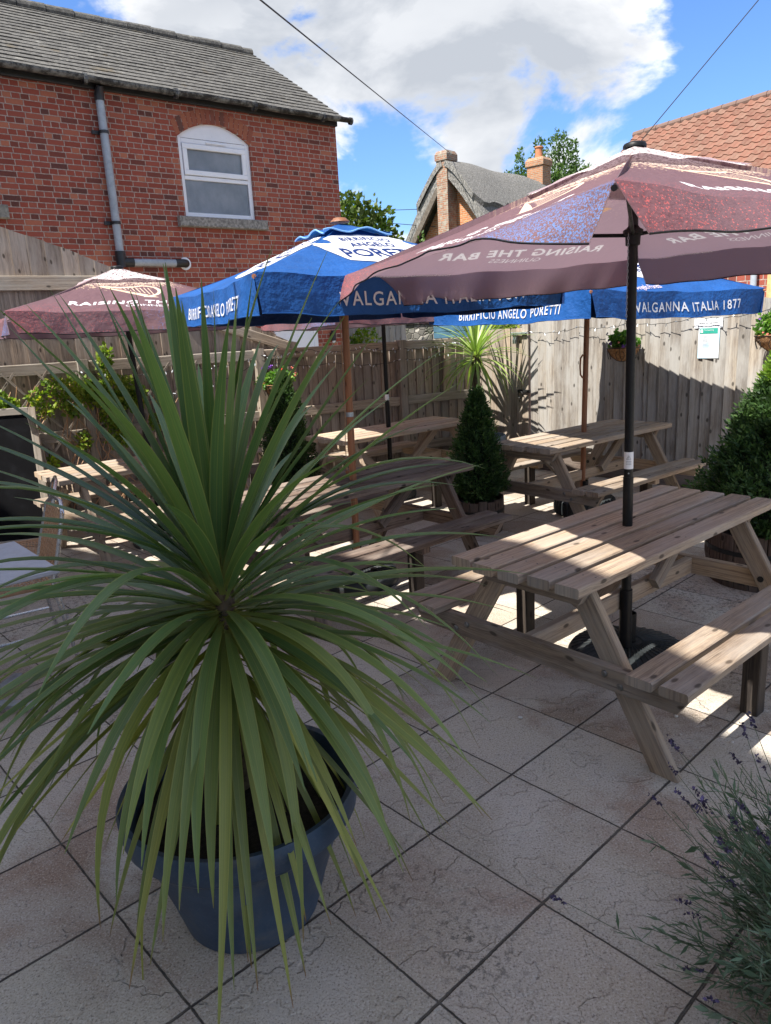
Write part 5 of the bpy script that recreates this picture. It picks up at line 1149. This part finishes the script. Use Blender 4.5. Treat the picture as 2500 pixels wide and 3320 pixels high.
# ---------------- conifers in barrels ----------------
def conifer(label,c,z0,h,prof,n,spr,seed,tipz=None):
    g=np.random.default_rng(seed); t=thing('conifer_shrub',label,'conifer',(c[0],c[1],z0),world=True)
    zs=g.random(n)**1.05; rad=np.interp(zs,[p[0] for p in prof],[p[1] for p in prof]); az=g.random(n)*2*PI
    lump=1+.15*np.sin(az*3+zs*9)+.13*np.sin(az*5-zs*17)+.12*np.sin(az*9+zs*37)
    rr=rad*lump*(.55+.5*g.random(n)**.6); d=np.stack([np.cos(az),np.sin(az),np.zeros(n)],1)
    base=np.stack([c[0]+rr*np.cos(az),c[1]+rr*np.sin(az),z0+zs*h+.02*np.sin(az*7+zs*20)],1)
    B=[];A=[];Sd=[];V=[]
    up=.55+.9*zs
    main=d*(.75+.3*g.random((n,1)))+np.stack([np.zeros(n),np.zeros(n),up],1)+g.normal(size=(n,3))*.35; main/=np.linalg.norm(main,axis=1,keepdims=True)
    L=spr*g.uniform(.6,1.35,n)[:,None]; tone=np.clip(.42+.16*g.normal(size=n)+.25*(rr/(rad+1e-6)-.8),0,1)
    pr=perp(main)
    for k in range(5):
        o=main*L*(.12+.17*k); dirn=main*.75+pr*(.75 if k%2 else -.75)+runit(n)*.25; dirn/=np.linalg.norm(dirn,axis=1,keepdims=True)
        if k==4: dirn=main
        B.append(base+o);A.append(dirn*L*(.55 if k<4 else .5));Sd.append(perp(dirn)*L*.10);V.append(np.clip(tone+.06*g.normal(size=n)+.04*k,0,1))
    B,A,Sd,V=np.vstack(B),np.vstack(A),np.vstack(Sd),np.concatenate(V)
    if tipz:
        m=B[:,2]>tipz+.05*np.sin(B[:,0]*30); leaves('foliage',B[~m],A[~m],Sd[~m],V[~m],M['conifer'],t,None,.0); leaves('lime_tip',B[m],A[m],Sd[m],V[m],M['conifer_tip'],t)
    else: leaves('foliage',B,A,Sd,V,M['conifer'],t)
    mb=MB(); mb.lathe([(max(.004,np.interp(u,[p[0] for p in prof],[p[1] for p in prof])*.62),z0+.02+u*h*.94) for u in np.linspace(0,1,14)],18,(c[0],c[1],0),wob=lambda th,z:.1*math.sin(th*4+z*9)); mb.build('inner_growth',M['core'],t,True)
def barrel(label,c,r,h,nst=18):
    t=thing('barrel_planter',label,'planter',(c[0],c[1],0),rnd.random(),'half-barrel planters')
    mb=MB()
    for i in range(nst):
        th=2*PI*i/nst; w=2*PI*r/nst*.965; hh=h*rnd.uniform(.97,1.03); n_=Vector((math.cos(th),math.sin(th),0)); zz=[0,h*.5,hh]; rr=[r*.90,r*1.0,r*.985]
        for a in (0,1): mb.board(n_*rr[a]+Vector((0,0,zz[a]-(.003 if a else 0))),n_*rr[a+1]+Vector((0,0,zz[a+1])),w*(.93 if a==0 else 1),.022,n_,.003)
    mb.build('staves',M['barrel'],t)
    for z in (.10,.62):
        mb=MB(); rz_=r*(.90+.2*min(z,.5))+.013; mb.lathe([(rz_-.004,h*z),(rz_,h*z),(rz_+.002,h*z+.03),(rz_-.004,h*z+.03)],36); mb.build('hoop',M['iron'],t)
    mb=MB(); mb.lathe([(r*.95,h*.88),(.001,h*.93)],24,wob=lambda th,z:.02*math.sin(th*5)); mb.build('soil',M['soil'],t)
cp=[(0,.28),(.10,.95),(.25,1.0),(.45,.84),(.65,.6),(.82,.36),(.94,.16),(1,.03)]
def sc(r): return [(a,b*r) for a,b in cp]
barrel('half-barrel planter under the conifer between the dark table and the sun-bleached table',(.80,6.02),.205,.29)
conifer('dark conical conifer in the middle, between the dark table and the sun-bleached table',(.80,6.02),.25,.90,sc(.185),4400,.054,1)
barrel('large half-barrel planter at the right, behind the nearest table',(2.44,4.50),.33,.36,22)
conifer('large dark conifer with a lime-yellow top at the right edge',(2.53,4.55),.32,1.10,[(0,.26),(.12,.40),(.3,.385),(.5,.27),(.7,.155),(.85,.085),(.95,.04),(1,.02)],9500,.062,2,1.30)
barrel('half-barrel planter under the slim conifer by the brown fence',(-.93,7.25),.19,.26)
conifer('slim pointed conifer before the brown fence, below the red-flowered basket',(-.95,7.27),.22,1.10,[(0,.12),(.12,.25),(.3,.23),(.5,.17),(.7,.12),(.82,.08),(.9,.035),(1,.01)],4200,.055,3)

# ---------------- hanging baskets ----------------
def basket(label,rim,r,F,s,bracket_z,out_n,greens,flowers,seed,iron=True):
    g=random.Random(seed); rim=Vector(rim); t=thing('hanging_basket',label,'hanging basket',rim,0,'hanging baskets',world=True)
    mb=MB(); mb.lathe([(.001,-r*.80),(r*.35,-r*.76),(r*.70,-r*.52),(r*.93,-.22*r),(r,0),(r*.95,.012),(r*.9,0)],28,rim,wob=lambda th,z:.02*math.sin(th*9)+.015*math.sin(th*17)); ln=mb.build('coir_liner',M['coir'],t,True)
    k=90; b=[];a=[];s_=[]
    for i in range(k*3): th=g.random()*6.28; ph=g.random()*1.3; n=np.array([math.cos(th)*math.cos(ph),math.sin(th)*math.cos(ph),-math.sin(ph)*.8]); b.append(np.array(rim)+n*r*.98); q=np.array([g.uniform(-1,1) for _ in range(3)])+n*.6; q/=np.linalg.norm(q); a.append(q*.03); s_.append(np.cross(q,n)*.0012)
    leaves('loose_fibres',b,a,s_,[.5]*len(b),M['coir'],ln)
    mb=MB(); mb.tube([rim+Vector((r*1.02*math.cos(x),r*1.02*math.sin(x),.004)) for x in np.linspace(0,2*PI,25)],.004,6,False)
    for j in range(6):
        th=j*PI/3; mb.tube([rim+Vector((math.cos(th)*q*r*1.02,math.sin(th)*q*r*1.02,-z*r*1.02)) for q,z in ((1,0),(.93,.22),(.7,.52),(.35,.76),(.02,.82))],.003,5)
        for sg in (-1,1):   # scrolls
            mb.tube([rim+Vector((math.cos(th+sg*(.16+.12*math.sin(x)))*r*(1.0-.12*x/3),math.sin(th+sg*(.16+.12*math.sin(x)))*r*(1.0-.12*x/3),-.02-.045*x*r*4)) for x in np.linspace(0,3,8)],.003,5)
    mb.build('wire_frame',M['iron'],t)
    fp=F(s,-.02,bracket_z); hk=Vector((rim.x,rim.y,bracket_z+.02)); mb=MB(); mb.board(F(s,-.012,bracket_z-.28),F(s,-.012,bracket_z+.06),.022,.008,F(s,-1,0)-F(s,0,0),.001)
    mb.tube([fp,fp.lerp(hk,.5)+Vector((0,0,.012)),hk,hk+(hk-fp).normalized()*.03+Vector((0,0,.02)),hk+(hk-fp).normalized()*.035+Vector((0,0,.05))],.005,6)
    mb.tube([F(s,-.02,bracket_z-.22),fp.lerp(hk,.35)-Vector((0,0,.12)),fp.lerp(hk,.75)-Vector((0,0,.01))],.004,6); mb.build('bracket',M['iron'],t)
    for j in range(3): th=j*2.09+.4; mb=MB(); mb.tube([rim+Vector((r*math.cos(th),r*math.sin(th),0)),hk],.0022,5); mb.build('hanging_chain',M['iron'],t)
    (ax_,n,sz)=greens; B=[]; 
    blobs=[(rim.x+x*r,rim.y+y*r,rim.z+z*r,w*r,w*r,w*r*.7) for x,y,z,w in ax_]
    blob_leaves('foliage',blobs,n,sz,M['basket_leaf'],t,wid=.38)
    for nm,mat,pts in flowers:
        for x,y,z,w in pts:
            mb=MB(); c=rim+Vector((x*r,y*r,z*r))
            for i in range(9):
                an=g.random()*6.28; el=g.uniform(-.9,1.2); d=Vector((math.cos(an)*math.cos(el),math.sin(an)*math.cos(el),math.sin(el))); sd=d.cross(Vector((g.random(),g.random(),g.random()))).normalized(); u=d.cross(sd); q=c+d*w*.35
                mb.quad([q-sd*w*.4,q+d*w*.35-u*w*.1,q+sd*w*.4,q+u*w*.45+d*w*.1])
            mb.build(nm,mat,t)
G1=([(0,0,.35,.95),(-.7,-.3,.3,.6),(.75,.1,.45,.6),(.1,-.4,.5,.7),(.4,.3,.7,.6)],1100,.040)
basket('hanging basket with red and purple flowers on the brown fence',(-1.068,7.744,1.218),.150,LF,-1.39,1.50,0,G1,
 [('red_flower',M['flower_red'],[(.42,-.5,1.0,.045),(.5,-.45,.95,.035),(-1.05,-.35,.2,.035),(-1.0,-.5,.0,.03),(-.95,-.2,.35,.03),(-1.1,-.3,-.1,.022)]),
  ('purple_flower',M['flower_purple'],[(-.5,-.3,1.25,.035),(-.75,-.2,1.3,.03),(-.25,-.3,1.3,.035),(-.6,-.6,.4,.03),(.0,-.8,.0,.03),(-.9,-.1,1.2,.025)]),
  ('pink_flower',M['flower_pink'],[(1.2,0,1.1,.02),(1.3,.1,.95,.022),(1.35,.1,.75,.022),(1.3,0,.6,.02),(-.8,-.5,.15,.03),(.6,-.7,-.02,.022),(.35,-.8,0,.02),(1.1,.0,1.2,.015)])],31)
basket('hanging basket with green leaves and violet flowers beside the black pole',(2.518,7.551,1.412),.160,RF,1.15,1.72,0,([(0,0,.3,.8),(-.2,-.2,.6,.7),(.5,.2,.3,.6)],800,.045),
 [('violet_flower',M['flower_purple'],[(-.95,-.4,.35,.03),(-.3,-.9,.15,.03),(-.1,-.9,.2,.025),(-1.0,-.2,.5,.018)]),('pink_flower',M['flower_pink'],[(-.55,-.8,.4,.018),(.95,-.1,.1,.02)])],32)
basket('hanging basket with trailing plants, cut off by the right edge',(3.47,6.43,1.49),.165,RF,2.62,1.82,0,([(0,0,.3,.7),(-.4,0,.8,.5),(.2,.2,.9,.6),(-.7,0,.3,.4)],800,.040),
 [('mauve_flower',M['flower_purple'],[(-.3,-.1,1.7,.03),(-.1,0,1.75,.03),(-.9,0,.9,.02)]),('pink_flower',M['flower_pink'],[(-.85,-.3,.2,.022),(-.7,-.5,.1,.022),(-.5,-.6,.1,.02)])],33)

# ---------------- notices ----------------
def notices():
    t=thing('white_sign','white rectangular sign about children on the pale fence above the notice','sign',RF(2.0,-.03,1.62),world=True)
    mb=MB(); mb.board(RF(1.865,-.032,1.62),RF(2.135,-.032,1.62),.006,.09,(0,0,1),.001); mb.build('board',M['paper_white'],t)
    for i,(s_,z) in enumerate((('Parents are responsible',1.622),('for their children at all times.',1.594))):
        place2d('lettering',text2d(s_,.0215,xs=.88 if i==0 else .80,bold=.0003),lambda x,y,z=z: RF(2.0+x,-.0365,z+y),M['text_dark'],t,thr=1)
    t=thing('licence_notice','pale printed notice with a teal header, pinned below the white sign','notice',RF(2.0,-.03,1.44),world=True)
    mb=MB(); n=10
    def pf(x,y): return RF(2.01+x,-.034-.010*math.sin((x+.1)*16)*max(0,(y+.05)*5),1.438+y)
    for i in range(n+1):
        for j in range(n+1): mb.v.append(pf(-.102+.204*j/n,-.145+.29*i/n))
    for i in range(n):
        for j in range(n): a=i*(n+1)+j; mb.face((a,a+1,a+n+2,a+n+1))
    kp=NT('glossy_paper'); v=kp.coord(); kp.base(kp.mix(kp.rng(kp.noise(v,5,2),.45,.6),(.66,.70,.72),(.50,.68,.80)),.25); mb.build('paper',kp.m,t,True)
    place2d('header',poly2d([[(-.09,.085),(.085,.085),(.085,.135),(-.09,.135)]]),lambda x,y: pf(x,y)-RFn*.002,M['p_teal'],t,thr=.04)
    place2d('heading',text2d('The licensing',.018,'LEFT'),lambda x,y: pf(-.045+x,.118+y)-RFn*.004,M['paper_white'],t,thr=1)
    place2d('emblem',poly2d([[(-.08,.095),(-.055,.095),(-.055,.125),(-.08,.125)]]),lambda x,y: pf(x,y)-RFn*.004,M['paper_white'],t,thr=1)
    tb=bmesh.new()
    for i in range(9):
        y=.06-i*.012; w=.07*(.7+.3*((i*37)%10)/10); vs=[tb.verts.new(p) for p in ((-.06,y,0),(-.06+w,y,0),(-.06+w,y+.003,0),(-.06,y+.003,0))]; tb.faces.new(vs)
    place2d('text_lines',tb,lambda x,y: pf(x,y)-RFn*.003,M['wire'] if False else M['slab_grey'],t,thr=1)
notices()
# ---------------- string lights ----------------
def lights():
    def run(label,pts,n,sgap,F,parent_loc,bm_=None):
        t=thing('string_lights',label,'string lights',parent_loc,0,'string lights',world=True); rr=random.Random(9)
        P=[]
        for (s0,z0),(s1,z1) in zip(pts[:-1],pts[1:]):
            for i in range(14): u=i/14; P.append(F(s0+(s1-s0)*u,-.09-.01*math.sin(u*20),z0+(z1-z0)*u-.10*4*u*(1-u)*abs(s1-s0)*.5+.006*math.sin(i*2.1)))
        mb=MB(); mb.tube(P,.0028,5); c=mb.build('cable',M['wire'],t)
        for i in range(n):
            q=P[int(i*(len(P)-1)/n)]; d=Vector((rr.uniform(-.5,.5),rr.uniform(-.3,.3),rr.uniform(-1,.6))).normalized(); mb=MB(); mb.tube([q,q+d*.026],.0045,6); mb.build('bulb',bm_ or M['leadwhite'],t)
    run('string of small white bulbs looped along the brown fence top rail',[(-3.3,1.50),(-2.3,1.45),(-1.45,1.53),(-.9,1.56),(-.2,1.54),(.3,1.50),(.9,1.54),(1.35,1.55)],70,.05,LF,LF(-1,-.09,1.5))
    run('second sagging string of white bulbs lower on the brown fence',[(-3.3,1.2),(-2.3,1.22),(-1.45,1.48),(-.6,1.40),(.3,1.38),(1.1,1.45)],42,.05,LF,LF(-.5,-.09,1.4))
    run('dark string of lights along the pale fence top',[(-.1,1.62),(.6,1.64),(1.2,1.66),(1.9,1.68),(2.6,1.72),(3.3,1.74)],36,.05,RF,RF(1,-.09,1.6),M['galv'])
lights()
# ---------------- climber and trellis ----------------
def climber():
    t=thing('trellis','small diagonal wooden trellis on the fence at far left behind the climber','trellis',LF(-3.7,-.08,.9),world=True)
    mb=MB()
    for i in range(9): s=-5.3+i*.28; mb.board(LF(s,-.065,.35),LF(s+.95,-.065,1.52),.022,.008,LFn,.001)
    for i in range(9): s=-5.3+i*.28; mb.board(LF(s+.95,-.078,.35),LF(s,-.078,1.52),.022,.008,LFn,.001)
    mb.build('slats',M['rail_wood'],t)
    t=thing('climbing_plant','yellow-green climbing plant scrambling over the fence at far left','climber',LF(-3.7,-.15,.0),world=True)
    bl=[]; rr=random.Random(4)
    for i in range(46):
        s=rr.uniform(-5.0,-2.75); z=1.42-abs(rr.gauss(0,.26))-max(0,(s+3.3))*.25; p=LF(s,-.16,z); w=rr.uniform(.05,.14); bl.append((p.x,p.y,p.z,w*1.1,w*.7,w))
    for s,z in ((-3.0,1.62),(-3.02,1.52),(-4.6,.9),(-4.2,.75),(-3.6,.65),(-3.3,.85),(-2.6,.95),(-2.5,1.1),(-3.9,.5),(-2.75,1.25)): p=LF(s,-.15,z); bl.append((p.x,p.y,p.z,.07,.06,.09))
    blob_leaves('foliage',bl,8500,.044,M['climber_leaf'],t,shell=.2,wid=.36)
    for i in range(26):
        s=rr.uniform(-4.4,-2.6); P=[LF(s,-.13,0.02)]; 
        for j in range(9): s+=rr.uniform(-.12,.12); P.append(LF(s,-.11-rr.random()*.07,.02+(j+1)*.15+rr.uniform(-.03,.03)))
        mb=MB(); mb.tube(P,.004,5); mb.build('vine_stem',M['table_wood'] if False else M['rattan'],t)
climber()
# ---------------- menu board ----------------
def board():
    F,d,n=frame((-3.02,6.30,0),14)
    t=thing('chalkboard','tall black chalkboard in a grey wooden frame at the left edge','chalkboard',F(-.4,0,0),world=True)
    lean=.10
    def q(s,z,o=0): return F(s-(1.22-z)*-.0,lean*z+o,z)
    mb=MB(); mb.quad([q(-.80,.05),q(-.03,.05),q(-.03,1.18),q(-.80,1.18)]); mb.quad([q(-.80,1.18,.012),q(-.03,1.18,.012),q(-.03,.05,.012),q(-.80,.05,.012)]); mb.build('panel',M['chalk'],t)
    mb=MB(); mb.board(q(0,.0),q(0,1.23),.06,.03,n,.003); mb.board(q(-.83,.0),q(-.83,1.23),.06,.03,n,.003); mb.board(q(-.80,1.20),q(-.03,1.20),.03,.06,(0,0,1),.003); mb.board(q(-.80,.05),q(-.03,.05),.03,.06,(0,0,1),.003); mb.build('frame',M['rail_wood'],t)
    mb=MB(); mb.board(F(0,.02,1.15),F(0,.62,.0),.05,.025,n,.003); mb.board(F(-.83,.02,1.15),F(-.83,.62,0),.05,.025,n,.003); mb.build('rear_leg',M['rail_wood'],t)
board()
# ---------------- bistro furniture ----------------
def bistro():
    c=Vector((-2.02,3.22,0)); t=thing('bistro_table','small square grey-topped bistro table on a pedestal at the left edge','table',c,R(41))
    mb=MB(); mb.board((-.36,0,.715),(.36,0,.715),.72,.025,(0,0,1),.006); mb.build('tabletop',M['slab_grey'],t)
    mb=MB(); mb.tube([(0,0,.06),(0,0,.70)],.03,16); mb.build('pedestal',M['alu'],t,True)
    for i in range(4):
        a=i*PI/2+PI/4; mb=MB(); mb.board((0,0,.05),(.33*math.cos(a),.33*math.sin(a),.035),.05,.03,(0,0,1),.01); f=mb.build('foot',M['galv'],t)
        mb=MB(); mb.tube([(.31*math.cos(a),.31*math.sin(a),0),(.31*math.cos(a),.31*math.sin(a),.022)],.02,10); mb.build('foot_pad',M['pvc_black'],f)
    def weave(mb,fn,nu,nv,r_=.0028):
        for i in range(nu+1):
            u=i/nu; mb.tube([fn(u,v)+Vector((0,0,.003*math.sin(v*nv*PI+i*PI))) for v in np.linspace(0,1,nv*2+1)],r_,4)
        for j in range(nv+1):
            v=j/nv; mb.tube([fn(u,v)+Vector((0,0,-.003*math.sin(u*nu*PI+j*PI))) for u in np.linspace(0,1,nu*2+1)],r_,4)
    t=thing('bistro_chair','nearer woven rattan chair with aluminium legs at the left edge','chair',(-2.14,3.86,0),R(215),'woven bistro chairs')
    mb=MB(); weave(mb,lambda u,v: Vector((-.2+.4*u,-.21+.42*v,.445-.02*math.sin(PI*u)*math.sin(PI*v))),20,20); mb.build('seat_weave',M['rattan'],t)
    mb=MB(); mb.tube([(-.2,-.21,.445),(.2,-.21,.445),(.2,.21,.445),(-.2,.21,.445),(-.2,-.21,.445)],.012,8); mb.build('seat_frame',M['rattan'],t,True)
    mb=MB(); weave(mb,lambda u,v: Vector((-.22-.09*v-.05*math.sin(PI*u)*0,-.21+.42*u,.50+.34*v)),18,14); mb.build('back_weave',M['rattan'],t)
    mb=MB(); mb.tube([(-.2,-.22,.44),(-.25,-.225,.62),(-.31,-.2,.83),(-.33,-.1,.88),(-.33,.1,.88),(-.31,.2,.83),(-.25,.225,.62),(-.2,.22,.44)],.012,8); mb.build('back_frame',M['alu'],t,True)
    for sx in (-1,1):
        for sy in (-1,1): mb=MB(); mb.tube([(sx*.2,sy*.21,.45),(sx*.26,sy*.24,0)],.011,8); mb.build('leg',M['alu'],t,True)
    for sy in (-1,1): mb=MB(); mb.tube([(-.235,sy*.228,.18),(.235,sy*.228,.18)],.008,8); mb.build('stretcher',M['alu'],t,True)
    bpy.context.view_layer.update()
    dup(t,(-2.45,4.55,0),R(205),'farther woven rattan chair behind the grey bistro table')
bistro()
# ---------------- lavender ----------------
def lavender():
    c=(1.20,1.36); t=thing('lavender_bush','grey-green lavender bush with dried flower spikes in the lower right corner','plant',(*c,0),world=True)
    g=np.random.default_rng(8); n=760; az=g.random(n)*2*PI; el=np.arcsin(g.random(n)**.7*.93+.05); L=g.uniform(.33,.62,n)
    d=np.stack([np.cos(az)*np.cos(el),np.sin(az)*np.cos(el),np.sin(el)],1); b0=np.stack([c[0]+g.normal(0,.07,n),c[1]+g.normal(0,.07,n),np.full(n,.02)],1)
    mb=MB(); B=[];A=[];Sd=[];V=[]; FB=[];FA=[];FS=[];FV=[]
    for i in range(n):
        dd=Vector(d[i]); b=Vector(b0[i]); pts=[b+dd*L[i]*u+Vector((0,0,.06*u*u*(1-el[i]))) for u in np.linspace(0,1,5)]
        mb.tube(pts,[.0022,.002,.0017,.0014,.001],4,False)
        for j in range(44):
            u=g.uniform(.25,.96); p=b+dd*L[i]*u+Vector((0,0,.06*u*u*(1-el[i]))); q=np.array(dd)*.9+g.normal(size=3)*.5; q/=np.linalg.norm(q); l=g.uniform(.024,.056); B.append(p);A.append(q*l);Sd.append(np.cross(q,g.normal(size=3))*l*.05);V.append(np.clip(g.normal(.55,.2),0,1))
        if g.random()<.16:
            e=pts[-1]; ex=e+dd*g.uniform(.08,.16)+Vector((0,0,.02)); mb.tube([e,ex],[.0012,.0009],4,False)
            for j in range(26): q=np.array(dd)*.5+g.normal(size=3); q/=np.linalg.norm(q); p=np.array(ex)+np.array(dd)*g.uniform(-.004,.042); FB.append(p);FA.append(q*.010);FS.append(np.cross(q,g.normal(size=3))*.0025);FV.append(g.random())
    mb.build('stems',M['lavender_leaf'] if False else simple('lavender_stem',(.10,.12,.07),.8,0,.3,30,.1),t)
    leaves('foliage',B,A,Sd,V,M['lavender_leaf'],t); leaves('flower_spikes',FB,FA,FS,FV,M['lavender_bud'],t)
lavender()
def litter():
    rr=random.Random(12); spots=[(1.06,3.02),(1.22,2.84),(1.58,2.72),(1.36,2.62),(1.18,2.70),(.98,3.2),(1.7,2.95),(.55,2.9)]
    for i,(x,y) in enumerate(spots):
        mb=MB(); r_=rr.uniform(.007,.012); mb.sphere((x,y,r_*.5),r_,9,6,sc=(1,.8,.55)); o=mb.build('pebble',M['pebble'],None,True,(x,y,0))
        for v in o.data.vertices: v.co*=1+.15*math.sin(v.co.x*900+v.co.y*700+i)
        tag(o,'small pale stone chip on the slabs around the nearest table','stone chip','stone chips on the slabs')
litter()
for o in bpy.data.objects:
    if o.get('_org') is not None: del o['_org']
